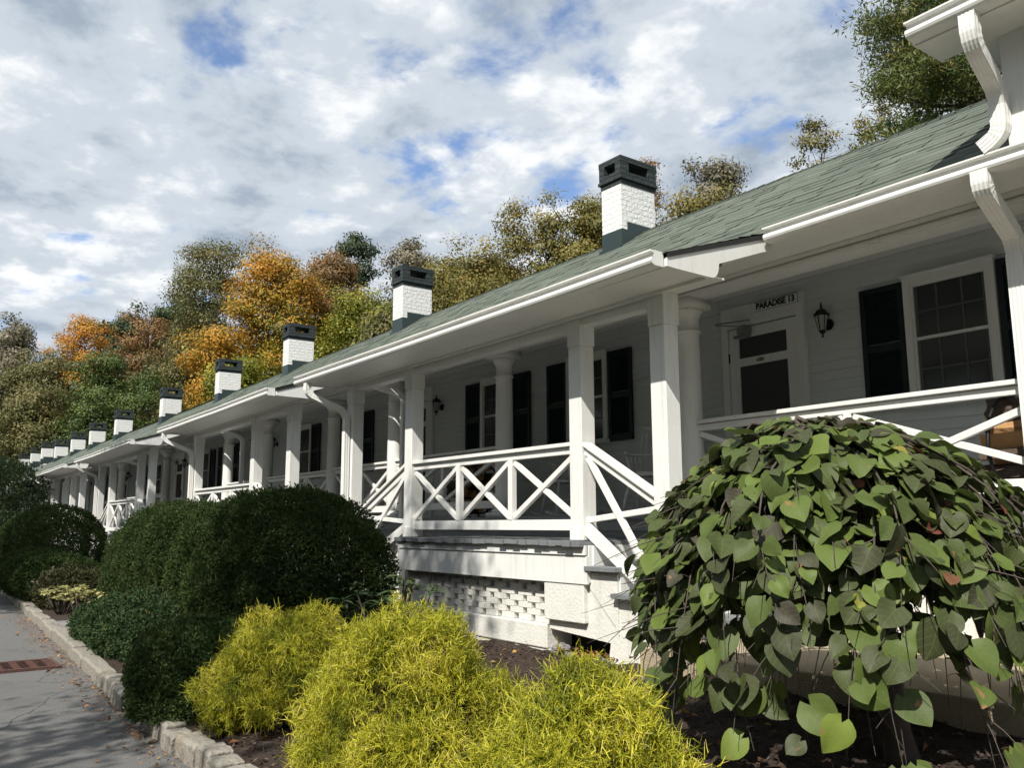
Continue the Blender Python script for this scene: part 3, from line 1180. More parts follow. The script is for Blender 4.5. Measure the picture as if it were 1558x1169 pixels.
lm = MB()
lm.tube([(0, -.004, 0.05), (0, -.012, 0.05)], .055, 14)
lm.lathe([(.05, 0.0), (.05, 0.02)], (0, 0, 99))
lm = MB()
lm.tube([(0, 0, -.02), (0, -.018, -.02)], [.062, .055], 14)
lm.tube([(0, -.012, -.03), (0, -.06, -.05), (0, -.10, -.035), (0, -.115, .005)], .011, 8)
lm.lathe([(.010, -.17), (.014, -.155), (.006, -.145), (.018, -.13), (.034, -.115), (.040, -.10), (.030, -.092)], (0, -.115, 0), 6)
for k in range(6):
    a = 2 * math.pi * (k + .5) / 6
    lm.beam((.040 * math.cos(a), -.115 + .040 * math.sin(a), -.095), (.070 * math.cos(a), -.115 + .070 * math.sin(a), .06), .007, .007, (math.cos(a), math.sin(a), 0))
lm.lathe([(.074, .058), (.088, .062), (.088, .075), (.070, .082), (.060, .105), (.034, .125), (.014, .135), (.010, .15), (.018, .16), (.006, .172), (.010, .185), (.003, .205)], (0, -.115, 0), 6)
LM = lm.mesh('wall_lantern', M['iron'])
lg = MB()
lg.lathe([(.036, -.094), (.065, .057)], (0, -.115, 0), 6)
LG = lg.mesh('lantern_glass', M['lampglass'])


def door(xc, sign=None):
    t = tilt(xc)
    c = link('door_casing', DM[0], row, (xc, 7.836, 0.10 + t))
    link('inner_door', FD, c)
    d = link('screen_door', DM[1], row, (xc, 7.836, 0.10 + t))
    for hz_ in (.95, 1.72):
        link('hinge', HG, d, (0, 0, hz_))
    for nm, me in zip(('door_screen', 'door_closer', 'door_handle'), DM[2:]):
        link(nm, me, d)
    return d


def lantern(x):
    l = link('wall_lantern', LM, row, (x, 7.838, 2.06 + tilt(x)))
    link('lantern_glass', LG, l)


d_near = None
for k, xd in enumerate((-6.06, -13.80, -21.65, -29.4, -37.2, -45.0)):
    d = door(xd)
    if k == 0:
        d_near = d
    lantern(xd + 0.83)
for xw in (-3.95, -9.06, -11.27, -16.45, -19.06, -24.5, -26.6, -32.0, -34.3, -39.9, -42.2):
    window(xw)


def text_obj(name, body, size, material, parent, loc, bold=0.0, sx=1.0):
    cu = bpy.data.curves.new(name, 'FONT')
    cu.body = body
    cu.size = size
    cu.extrude = 0.0015
    cu.offset = bold
    cu.align_x = 'CENTER'
    cu.align_y = 'CENTER'
    cu.materials.append(material)
    tmp = bpy.data.objects.new(name + '_curve', cu)
    S.collection.objects.link(tmp)
    dg = bpy.context.evaluated_depsgraph_get()
    me = bpy.data.meshes.new_from_object(tmp.evaluated_get(dg))
    me.name = name
    bpy.data.objects.remove(tmp)
    bpy.data.curves.remove(cu)
    if not me.materials:
        me.materials.append(material)
    o = bpy.data.objects.new(name, me)
    S.collection.objects.link(o)
    o.location = loc
    o.rotation_euler = (R(90), 0, 0)
    o.scale = (sx, 1, 1)
    o.parent = parent
    return o


sg = MB()
sg.box(-0.285, 0.285, -.016, 0, -.052, .052)
sgn = put('name_sign', sg, M['trim'], row, (-5.825, 7.789, 2.395), bevel=.002)
sgn['label'] = 'white name board reading PARADISE 13 above the screen door'
sf = MB()
for a in ((-.285, .285, -.019, -.0162, .048, .0535), (-.285, .285, -.019, -.0162, -.0535, -.050), (.2815, .2865, -.019, -.0162, -.050, .048)):
    sf.box(*a)
put('sign_border', sf, M['iron'], sgn)
text_obj('sign_lettering', 'PARADISE 13', 0.098, M['black'], sgn, (-.01, -.0185, 0.0), bold=0.0042, sx=0.92)
text_obj('door_number', '64201', 0.055, M['black'], d_near, (-.03, -.0335, 1.705), bold=0.001, sx=0.8)

# round columns on the inner line
cm = MB()
cm.box(-.17, .17, -.17, .17, 0, .055)
cm.lathe([(.155, .055), (.160, .075), (.150, .095), (.135, .10), (.122, .12)], n=28)
prof = [(.118, .12)] + [(.118 - .012 * (k / 10) ** 1.6, .12 + 1.66 * k / 10) for k in range(1, 11)]
cm.lathe(prof + [(.122, 1.782), (.124, 1.795), (.122, 1.808), (.107, 1.812), (.107, 1.93), (.115, 1.945), (.135, 1.975), (.15, 2.0), (.152, 2.02)], n=28)
cm.box(-.165, .165, -.165, .165, 2.02, 2.118)
CM = cm.mesh('column', M['trim'])
CM.polygons.foreach_set('use_smooth', np.array([len(p.vertices) == 4 and abs(p.normal.z) < .8 for p in CM.polygons]))
COLS = [-2.36, -5.86, -9.05, -12.0, -14.27, -17.52, -20.05, -22.9, -25.4, -28.2, -31.0, -34.0, -37.0, -40.2, -43.4, -46.6]
for x in COLS:
    o = link('column', CM, row, (x, 6.40, 0.087 + tilt(x)))


# X braced railings
def railing(x0, x1, y, zb, npan, name='railing', cap=True, hi=None):
    """zb: z of the bottom of the bottom rail; cap top is 0.79 above it"""
    mb = MB()
    t = tilt((x0 + x1) / 2)
    zt = zb + 0.79
    mb.box(x0, x1, y - .055, y + .055, zt - .036 + t, zt + t)
    mb.box(x0, x1, y - .022, y + .022, zt - .105 + t, zt - .045 + t)
    mb.box(x0, x1, y - .024, y + .024, zb + t, zb + .098 + t)
    pw = .07
    for k in range(1, npan):
        xx = x0 + (x1 - x0) * k / npan
        mb.box(xx - pw / 2, xx + pw / 2, y - .030, y + .030, zb + .098 + t, zt - .105 + t)
    za, zc = zb + .098 + t, zt - .105 + t
    for k in range(npan):
        a = x0 + (x1 - x0) * k / npan + (pw / 2 if k else 0)
        b = x0 + (x1 - x0) * (k + 1) / npan - (pw / 2 if k < npan - 1 else 0)
        d = .028
        mb.beam((a + d * .4, y - .004, za + d), (b - d * .4, y - .004, zc - d), .042, .052)
        mb.beam((a + d * .4, y + .004, zc - d), (b - d * .4, y + .004, za + d), .040, .052)
    return put(name, mb, M['trim'], row, bevel=.004)


def post(xr, zb):
    """square boxed post; right front corner at xr, 5.0"""
    mb = MB()
    t = tilt(xr)
    mb.box(xr - .172, xr, 5.0, 5.16, zb + t, 1.60 + t)
    mb.box(xr - .180, xr + .008, 4.992, 5.168, 1.60 + t, 1.868 + t)
    mb.box(xr - .178, xr + .006, 4.994, 5.166, zb + t, zb + .12 + t)
    return put('post', mb, M['white'], row, bevel=.007)


def stair_rail(xa, xb, top=True):
    """slanting rail from a landing post face xa down to an end post face xb (both at y 5.08)"""
    s = 1 if xb > xa else -1
    t = tilt(xa)
    L = abs(xb - xa)
    dz = -0.45 / 0.82 * L if L < 1.2 else -0.62
    mb = MB()
    y = 5.06
    mb.beam((xa, y, .70 + t), (xb, y, .70 + dz + t), .105, .036)
    mb.beam((xa, y, .635 + t), (xb, y, .635 + dz + t), .044, .060)
    lo = .44 if L < 1.2 else .9
    mb.beam((xa, y - .02, -.035 + t), (xa + s * lo * 1.42, y - .02, -.035 - .32 / .49 * lo * 1.42 * (1 if L < 1.2 else .62) + t), .044, .105)
    mb.beam((xa, y, .03 + t), (xb, y, .115 + t), .040, .050)
    mb.beam((xa + s * .03, y - .008, .58 + t), (xa + s * .70 * max(1, L / .9), y - .008, -.32 + t), .040, .056)
    return put('stair_railing', mb, M['trim'], row, bevel=.004)


def end_panel(x, side):
    """boarded end of a projecting porch roof, with a cove cut out of its lower edge"""
    t = tilt(x)
    cove = []
    for k in range(7):
        a = R(90 * k / 6)
        cove.append((4.985 + .085 * math.sin(a), 1.85 + .125 * (1 - math.cos(a))))
    poly = [(4.50, 1.945), (4.50, 1.86), (4.60, 1.855)] + cove + [(5.60, 2.165), (5.72, 2.20), (5.72, 2.345)]
    mb = MB()
    mb.prism_x([(y, z + t) for y, z in poly], x - .02, x + .02)
    return put('porch_end_panel', mb, M['trim'], row, fix=True)


BAYS = [dict(x0=-11.02, x1=-4.32, posts=(-4.835, -5.88, -8.955, -10.56), land=(-9.15, -5.78)),
        dict(x0=-18.17, x1=-12.09, posts=(-12.73, -14.34, -17.69), land=(-17.90, -14.25)),
        dict(x0=-27.39, x1=-20.63, posts=(-21.33, -22.45, -25.60, -27.10), land=(-25.80, -22.35)),
        dict(x0=-35.42, x1=-29.33, posts=(-29.95, -31.60, -34.90), land=(-35.10, -31.50)),
        dict(x0=-44.0, x1=-37.4, posts=(-38.1, -39.2, -42.3, -43.7), land=(-42.5, -39.1))]
bay_roof_no = 0
for bi, B in enumerate(BAYS):
    x0, x1 = B['x0'], B['x1']
    k = 5
    xs_ = [x1 + .03 + (x0 - .03 - x1 - .03) * i / k for i in range(k + 1)]
    courses('porch_roof', roof, x1 + .03, x0 - .03, BAY_EAVE, (5.735, 2.368), 9, seed=bi + 3)
    mb = MB()
    for xa, xb in zip(xs_[:-1], xs_[1:]):
        ta = tilt((xa + xb) / 2)
        mb.prism_x([(4.50, 1.925 + ta), (4.50, 1.960 + ta), (5.74, 2.355 + ta), (5.74, 2.315 + ta)], xb, xa)
    put('roof_decking', mb, M['dark'], roof, fix=True)
    gutter(x0 - .06, x1, 4.485, 1.962)
    end_panel(x1, 1)
    end_panel(x0, -1)
    mb = MB()
    n = 6
    for i in range(n):
        xa, xb = x0 + .02 + (x1 - x0 - .04) * i / n, x0 + .02 + (x1 - x0 - .04) * (i + 1) / n
        mb.box(xa, xb, 4.505, 5.17, 1.868, 1.885)
        mb.box(xa, xb, 4.49, 4.508, 1.85, 1.95)
        mb.box(xa, xb, 4.955, 4.985, 1.842, 1.867)
        mb.prism_x([(5.15, 1.98), (5.80, 2.27), (5.80, 2.292), (5.15, 2.0)], xa, xb)
    put('porch_soffit', tilted(mb), M['trim'], row, fix=True)
    mb = MB()
    pr_ = sorted(B['posts'])
    for pa, pb in zip(pr_[:-1], pr_[1:]):
        mb.box(pa + .009, pb - .181, 5.012, 5.15, 1.775, 1.867)
    put('bay_beam', tilted(mb), M['trim'], row)
    for p in B['posts']:
        inland = B['land'][0] - .2 < p < B['land'][1] + .3
        post(p, -0.145 if inland else -0.95)
    l0, l1 = B['land']
    ps = [p for p in B['posts'] if l0 - .2 < p <= l1]
    railing(min(ps), max(ps) - .172, 5.06, -0.06, 3)
    right = [p for p in B['posts'] if p > l1]
    left = [p for p in B['posts'] if p < l0]
    if right:
        stair_rail(max(ps), right[0] - .172)
    if left:
        stair_rail(min(ps) - .172, left[0])
    # landing deck with rough board ends
    t = tilt(l0)
    mb = MB()
    g = random.Random(bi + 20)
    x = l0
    while x < l1 - .02:
        w = min(0.112, l1 - x)
        mb.box(x + .002, x + w - .002, 4.885 + g.uniform(-.022, .012), 6.15, -.188 + t + g.uniform(-.008, .004), -.148 + t + g.uniform(-.002, .0015))
        x += w
    dk = put('landing_deck', mb, M['deck'], row)
    mb = MB()
    mb.box(l0 + .02, l1 - .005, 4.93, 4.96, -.27 + t, -.187 + t)
    mb.box(l0, l1, 4.945, 4.975, -.515 + t, -.277 + t)
    mb.box(l1 - .03, l1, 4.975, 6.15, -.50 + t, -.187 + t)
    mb.box(l0, l0 + .03, 4.975, 6.15, -.50 + t, -.187 + t)
    put('landing_fascia', mb, M['white'], row, bevel=.003)
    # pierced brick screen under the landing
    mb = MB()
    s0, s1 = l0 + .55, l1 - .63
    rows_, bw, bh, hw = 7, 0.200, 0.057, 0.074
    z = -.90 + t
    mb.box(l0 + .1, s0, 5.035, 5.25, -.90 + t, -.517 + t)
    mb.box(l0 + .02, l0 + .1, 5.06, 5.25, -.90 + t, -.517 + t)
    for r_ in range(7):
        x = s0 - (0.1375 if r_ % 2 else 0)
        while x < s1:
            a, b = max(x + hw / 2, s0), min(x + bw + hw / 2 + .0, s1)
            if b > a + .01:
                mb.box(a + g.uniform(-.006, .006), b, 5.055 + g.uniform(-.004, .004), 5.125, z + .0015, z + bh - .0015)
            x += bw + hw
        z += bh
    put('brick_screen', mb, M['stucco'], row, bevel=.002)
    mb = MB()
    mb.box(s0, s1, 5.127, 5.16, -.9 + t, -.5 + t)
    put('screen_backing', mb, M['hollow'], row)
    mb = MB()
    xx = l0 + .05
    for w in (1.55, 1.15):
        xe = min(xx + w, l1 - .57)
        mb.box(xx, xe - .006, 5.0 + g.uniform(-.006, .006), 5.3, -1.115 + t, -.902 + t)
        xx = xe
    mb.box(l0 + .05, l1 - .57, 5.012, 5.3, -1.30 + t, -1.118 + t)
    put('base_block', mb, M['stucco'], row, bevel=.012)
    if right:
        # masonry stair from the landing down along the porch
        mb = MB()
        mb.box(l1 - .605, l1 - .055, 4.955, 5.16, -.845 + t, -.517 + t)
        put('stair_pier', mb, M['stucco'], row, bevel=.008)
        mb = MB()
        poly = [(l1 - .60, -.93), (l1 - .60, -.85), (l1 - .06, -.85), (l1 - .06, -.40), (l1 + .33, -.40), (l1 + .33, -.61), (l1 + .66, -.61), (l1 + .66, -.80),
                (l1 + .95, -.80), (l1 + .95, -1.25), (l1 + .24, -1.25), (l1 + .20, -1.08), (l1 + .22, -.98)]
        mb.prism_y([(a, b + t) for a, b in poly], 5.01, 6.12)
        mb.prism_y([(a, b + t) for a, b in [(l1 - .06, -.515), (l1 - .02, -.55), (l1 + .30, -.845), (l1 + .33, -.905), (l1 + .33, -.42), (l1 - .06, -.42)]], 4.997, 5.009)
        stair = put('stair', mb, M['stucco'], row, fix=True)
        mb = MB()
        for a, zz in ((0, -.40), (.33, -.61), (.66, -.80)):
            mb.box(l1 + a - .02, l1 + a + .365, 4.93, 6.14, zz + .001 + t, zz + .042 + t)
        put('stair_tread', mb, M['deck'], stair, bevel=.005)
        mb = MB()
        for a, z0, z1 in ((.0, -.358, -.19), (.33, -.57, -.40), (.66, -.76, -.61)):
            mb.box(l1 + a - .001, l1 + a + .014, 5.02, 6.10, z0 + t, z1 + t)
        put('stair_riser', mb, M['white'], stair)
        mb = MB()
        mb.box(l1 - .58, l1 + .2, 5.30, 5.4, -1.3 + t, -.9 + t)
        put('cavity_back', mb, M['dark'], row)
    # downspout at the bay's far end, running down the last post
    pl = B['posts'][-1]
    t = tilt(pl)
    downspout([(x0 + .28, 4.42, 1.86 + t), (x0 + .28, 4.42, 1.70 + t), (pl - .09, 4.945, 1.48 + t), (pl - .09, 4.955, -1.1 + t)])
    # recess gutter and its downspout between this bay and the next
    nxt = BAYS[bi + 1]['x1'] if bi + 1 < len(BAYS) else XL
    gutter(nxt + .03, x0 - .03, 5.70, 2.355)
    xm = x0 - .38
    tm = tilt(xm)
    downspout([(xm - .25, 5.62, 2.25 + tm), (xm - .25, 5.62, 2.10 + tm), (xm + .05, 6.19, 1.90 + tm), (xm + .05, 6.20, -1.0 + tm)])
gutter(-4.27, XR, 5.70, 2.355)
downspout([(-2.56, 5.62, 2.26), (-2.56, 5.62, 2.13), (-2.64, 6.19, 1.93), (-2.64, 6.20, -0.9)], w=.056, d=.042)

# inner railings
for a, b, n in ((-5.75, -2.53, 2), (-11.89, -9.17, 2), (-14.15, -12.12, 2), (-17.4, -14.39, 3), (-19.93, -17.64, 2), (-28.08, -25.52, 2), (-30.88, -28.32, 2), (-33.88, -31.12, 2)):
    railing(a, b, 6.40, 0.20, n, name='porch_railing')

# ------------------------------------------------------------------ taller white pavilion at the right end
pav = thing('pavilion', 'taller white pavilion rising through the green roof at the right end', 'building', (0, 0, 0))
mb = MB()
mb.box(-2.383, 4.5, 5.64, 10.5, 2.372, 3.20)
put('wall', mb, M['white'], pav)
mb = MB()
for a in ((-2.13, 2.41, 2.68), (-1.1, 2.41, 2.98)):
    mb.box(a[0], a[0] + .05, 5.615, 5.639, a[1], a[2])
put('wall_louvre', mb, M['shutter'], pav)
mb = MB()
mb.box(-2.747, 4.6, 5.295, 5.638, 3.13, 3.157)
mb.box(-2.56, -2.385, 5.639, 10.6, 3.13, 3.157)
mb.box(-2.747, 4.6, 5.276, 5.294, 3.11, 3.225)
mb.prism_y([(-2.765, 3.13), (-2.765, 3.29), (-2.748, 3.29), (-2.748, 3.13)], 5.28, 5.66)
mb.box(-2.575, -2.56, 5.661, 10.6, 3.11, 3.28)
put('soffit', mb, M['trim'], pav)
courses('roof', pav, 4.6, -2.775, (5.276, 3.24), (7.6, 4.36), 16, seed=44, til=False)
mb = MB()
mb.prism_x([(5.276, 3.20), (5.276, 3.23), (7.6, 4.35), (10.7, 3.2), (10.7, 3.16), (7.6, 4.28)], -2.77, 4.6)
put('roof_deck', mb, M['capdark'], pav, fix=True)
gutter(-2.745, 4.6, 5.276, 3.236, parent=pav, til=False)
downspout([(-2.36, 5.21, 3.14), (-2.36, 5.21, 2.93), (-2.40, 5.59, 2.73), (-2.40, 5.595, 2.46), (-2.53, 5.60, 2.395)], parent=pav, w=.050, d=.038)

# ------------------------------------------------------------------ furniture on the porch
def windsor_chair(loc, rot, label):
    c = thing('armchair', label, 'chair', loc, (0, 0, rot), group='white wooden porch chairs')
    mb = MB()
    n = 24
    o = len(mb.v)
    for z in (.43, .465):
        for k in range(n):
            a = 2 * math.pi * k / n
            mb.v.append((.25 * math.cos(a), .24 * math.sin(a) * (1 if math.sin(a) < 0 else .9), z - (.0 if z < .45 else .012 * math.cos(2 * a))))
    mb.f.append(tuple(o + k for k in range(n - 1, -1, -1)))
    mb.f.append(tuple(o + n + k for k in range(n)))
    for k in range(n):
        mb.f.append((o + k, o + (k + 1) % n, o + n + (k + 1) % n, o + n + k))
    put('seat', mb, M['trim'], c, bevel=.006)
    for sx in (-1, 1):
        for sy in (-1, 1):
            mb = MB()
            p, q = Vector((sx * .17, sy * .15, .43)), Vector((sx * .25, sy * .23, .03))
            pts = [p.lerp(q, t) for t in (0, .15, .25, .35, .42, .5, .6, .72, .8, 1)]
            mb.tube(pts, [.014, .018, .022, .014, .020, .024, .016, .022, .015, .011], 8)
            put('leg', mb, M['trim'], c, smooth=True)
    mb = MB()
    for sx in (-1, 1):
        mb.tube([(sx * .215, -.195, .20), (sx * .215, .195, .20)], [.010, .010], 6)
    mb.tube([(-.215, 0, .20), (.215, 0, .20)], .010, 6)
    put('stretcher', mb, M['trim'], c, smooth=True)
    mb = MB()
    arc = []
    for k in range(17):
        a = R(-25 + 230 * k / 16)
        arc.append((.275 * math.cos(a), .25 * math.sin(a), .695 + (.012 if k in (0, 16) else 0)))
    mb.tube(arc, .016, 8, sx=1.5)
    put('armrest', mb, M['trim'], c, smooth=True)
    mb = MB()
    for k in range(1, 16):
        a = R(-25 + 230 * k / 16)
        rr = .225
        top = (.275 * math.cos(a), .25 * math.sin(a), .69)
        mb.tube([(rr * math.cos(a), .20 * math.sin(a), .455), top], .007 if 2 < k < 14 else .013, 6)
    for k in range(5, 12):
        a = R(-25 + 230 * k / 16)
        b = (.27 * math.cos(a), .25 * math.sin(a), .70)
        mb.tube([b, (.24 * math.cos(a), .30 * math.sin(a) + .06, 1.02)], .007, 6)
    mb.tube([(.24 * math.cos(R(-25 + 230 * k / 16)), .30 * math.sin(R(-25 + 230 * k / 16)) + .06, 1.02) for k in range(5, 12)], .016, 8)
    put('backrest', mb, M['trim'], c, smooth=True)
    mb = MB()
    for sx in (-1, 1):
        mb.tube([(sx * .25, -.38, .05), (sx * .25, -.25, .015), (sx * .25, 0, .005), (sx * .25, .25, .015), (sx * .25, .42, .06)], .016, 6)
    put('rocker', mb, M['trim'], c, smooth=True)
    return c


FL = 0.087
windsor_chair((-7.16, 7.10, FL + .012), R(25), 'white wooden spindle armchair standing behind the slanting stair railing')
windsor_chair((-8.93, 7.28, FL + .012), R(-15), 'white wooden spindle armchair behind the crossed railing, beside the round column')


def log_mesh(seed, L, r, kind):
    g = random.Random(seed)
    n = 7
    ang = R(g.uniform(95, 190)) if kind else 2 * math.pi
    sec = []
    if kind:
        sec.append((0, 0))
        for k in range(n):
            a = ang * k / (n - 1)
            sec.append((r * math.cos(a) * g.uniform(.92, 1.05), r * math.sin(a) * g.uniform(.92, 1.05)))
    else:
        for k in range(9):
            a = 2 * math.pi * k / 9
            sec.append((r * .8 * math.cos(a) * g.uniform(.92, 1.08), r * .8 * math.sin(a) * g.uniform(.92, 1.08)))
    m_ = len(sec)
    me = bpy.data.meshes.new('firewood_log')
    vs, fs, mi = [], [], []
    ns = 7
    for i in range(ns):
        x = -L / 2 + L * i / (ns - 1)
        j = 1 + g.uniform(-.05, .05)
        for (a, b) in sec:
            vs.append((x + (g.uniform(-.012, .012) if i in (0, ns - 1) else 0), a * j + g.uniform(-.004, .004), b * j + g.uniform(-.004, .004)))
    for i in range(ns - 1):
        for k in range(m_):
            a, b = i * m_ + k, i * m_ + (k + 1) % m_
            fs.append((a, b, b + m_, a + m_))
            mi.append(1 if (kind and k in (0, m_ - 1)) else 0)
    fs += [tuple(range(m_ - 1, -1, -1)), tuple((ns - 1) * m_ + k for k in range(m_))]
    mi += [1, 1]
    me.from_pydata(vs, [], fs)
    me.materials.append(M['logbark'])
    me.materials.append(M['logwood'])
    me.polygons.foreach_set('material_index', mi)
    me.update()
    return me


LOGS = [log_mesh(s, .46, .078, s % 4) for s in range(8)]


def firewood(cx, cy, zf, where, lab):
    rk = thing('firewood_rack', lab, 'firewood rack', (cx, cy, zf))
    mb = MB()
    for dx in (-.11, .16):
        ringp = [(dx, .40 * math.sin(2 * math.pi * k / 32), .47 + .40 * math.cos(2 * math.pi * k / 32)) for k in range(33)]
        mb.tube(ringp, .014, 6, caps=False)
    put('hoop', mb, M['iron'], rk, smooth=True)
    mb = MB()
    for dy in (-.2, .2):
        mb.box(-.2, .25, dy - .015, dy + .015, 0, .03)
        mb.beam((-.11, dy, .03), (-.11, dy * .8, .16), .02, .02, (1, 0, 0))
        mb.beam((.16, dy, .03), (.16, dy * .8, .16), .02, .02, (1, 0, 0))
    put('foot', mb, M['iron'], rk)
    g = random.Random(int(cx * 10))
    k = 0
    for i, zz in enumerate((.15, .265, .38, .495, .61, .72, .80)):
        half = math.sqrt(max(0, .33 ** 2 - (zz - .47) ** 2))
        nn = max(1, int(2 * half / .125))
        for j in range(nn):
            yy = -half + (2 * half) * (j + .5) / nn
            tag(link('firewood_log', LOGS[k % 8], None, (cx + .02 + g.uniform(-.08, .05), cy + yy, zf + zz), (g.uniform(0, 6.28), g.uniform(-.04, .04), g.uniform(-.05, .05))),
                'split firewood log stacked in the round rack ' + where, 'firewood', 'firewood logs in the rack ' + where)
            k += 1


firewood(-3.02, 6.98, FL, 'behind the right-hand porch railing', 'round black iron rack of split firewood under the large window')
firewood(-11.25, 7.35, FL, 'behind the porch railing under the far window', 'round black iron rack of firewood seen through the crossed railing')

# ------------------------------------------------------------------ foliage helpers
def pts_on_lobes(lobes, n, g, shell=0.25, p=2.0):
    """random points near the surface of a union of ellipsoids; returns points and outward normals"""
    lob = np.array(lobes, float)
    w = (lob[:, 3] * lob[:, 4] + lob[:, 3] * lob[:, 5] + lob[:, 4] * lob[:, 5])
    k = g.choice(len(lob), size=n * 2, p=w / w.sum())
    d = norm(g.normal(size=(n * 2, 3)))
    r = 1 - shell * g.random((n * 2, 1)) ** 1.5
    if p != 2.0:
        r = r / (np.abs(d) ** p).sum(1, keepdims=True) ** (1 / p)
    P = lob[k, :3] + d * lob[k, 3:6] * r
    Nn = norm(d / lob[k, 3:6])
    inside = np.zeros(len(P), bool)
    for i, L in enumerate(lob):
        q = (((P - L[:3]) / L[3:6]) ** 2).sum(1)
        inside |= (q < (1 - shell) ** 2 * .9) & (k != i)
    P, Nn = P[~inside], Nn[~inside]
    return P[:n], Nn[:n]


def clump_leaves(P, per, sigma, size, g, upb=0.5, vspread=0.35, vbase=None, aspect=0.62, droop=0.2, Nn=None):
    n = len(P)
    off = np.clip(g.normal(size=(n * per, 3)), -1.7, 1.7)
    C = np.repeat(P, per, 0) + off * np.asarray(sigma)
    d = norm(g.normal(size=C.shape) + np.array([0, 0, -droop]))
    nr = g.normal(size=C.shape) * 0.42 + np.array([0, 0, upb * .6])
    if Nn is not None:
        nr = nr + np.repeat(Nn, per, 0) * .65 + off * .5
    nr = norm(nr)
    d = norm(d - nr * (d * nr).sum(1, keepdims=True) * .85)
    L = size * g.uniform(.6, 1.3, len(C))
    V, F = leaf_quads(C, d, nr, L, L * aspect, 0.12)
    if vbase is None:
        vbase = g.random(n)
    v = np.clip(np.repeat(vbase, per) * (1 - vspread) + g.random(len(C)) * vspread, 0, 1)
    return V, F, v


GREEN = [(0.0, (0.027, 0.048, 0.014)), (0.5, (0.068, 0.108, 0.025)), (1.0, (0.158, 0.188, 0.045))]
DKGREEN = [(0.0, (0.019, 0.035, 0.013)), (0.5, (0.041, 0.068, 0.023)), (1.0, (0.084, 0.108, 0.036))]
OLIVE = [(0.0, (0.061, 0.065, 0.022)), (0.5, (0.132, 0.130, 0.041)), (0.85, (0.209, 0.182, 0.066)), (1.0, (0.270, 0.176, 0.072))]
PALE = [(0.0, (0.094, 0.090, 0.054)), (0.5, (0.181, 0.163, 0.102)), (1.0, (0.312, 0.263, 0.180))]
ORANGE = [(0.0, (0.22, 0.150, 0.022)), (0.4, (0.44, 0.250, 0.028)), (0.75, (0.54, 0.235, 0.028)), (1.0, (0.48, 0.135, 0.022))]
GOLD = [(0.0, (0.111, 0.100, 0.017)), (0.35, (0.260, 0.181, 0.019)), (0.7, (0.442, 0.231, 0.022)), (1.0, (0.546, 0.200, 0.024))]
RUST = [(0.0, (0.100, 0.082, 0.034)), (0.45, (0.20, 0.130, 0.050)), (0.8, (0.30, 0.155, 0.055)), (1.0, (0.38, 0.145, 0.05))]
YGREEN = [(0.0, (0.067, 0.090, 0.013)), (0.5, (0.175, 0.191, 0.021)), (1.0, (0.378, 0.312, 0.029))]
PINE = [(0.0, (0.037, 0.068, 0.026)), (0.5, (0.106, 0.143, 0.037)), (0.85, (0.200, 0.189, 0.046)), (1.0, (0.213, 0.117, 0.039))]
YOLIVE = [(0.0, (0.075, 0.075, 0.018)), (0.5, (0.17, 0.155, 0.035)), (1.0, (0.29, 0.215, 0.055))]
LM_ = {k: leaf_mat('leaves_' + k, v, 0.24) for k, v in dict(green=GREEN, dark_green=DKGREEN, olive=OLIVE, pale=PALE, orange=ORANGE, gold=GOLD, rust=RUST, yellow_green=YGREEN, pine=PINE, yellow_olive=YOLIVE).items()}


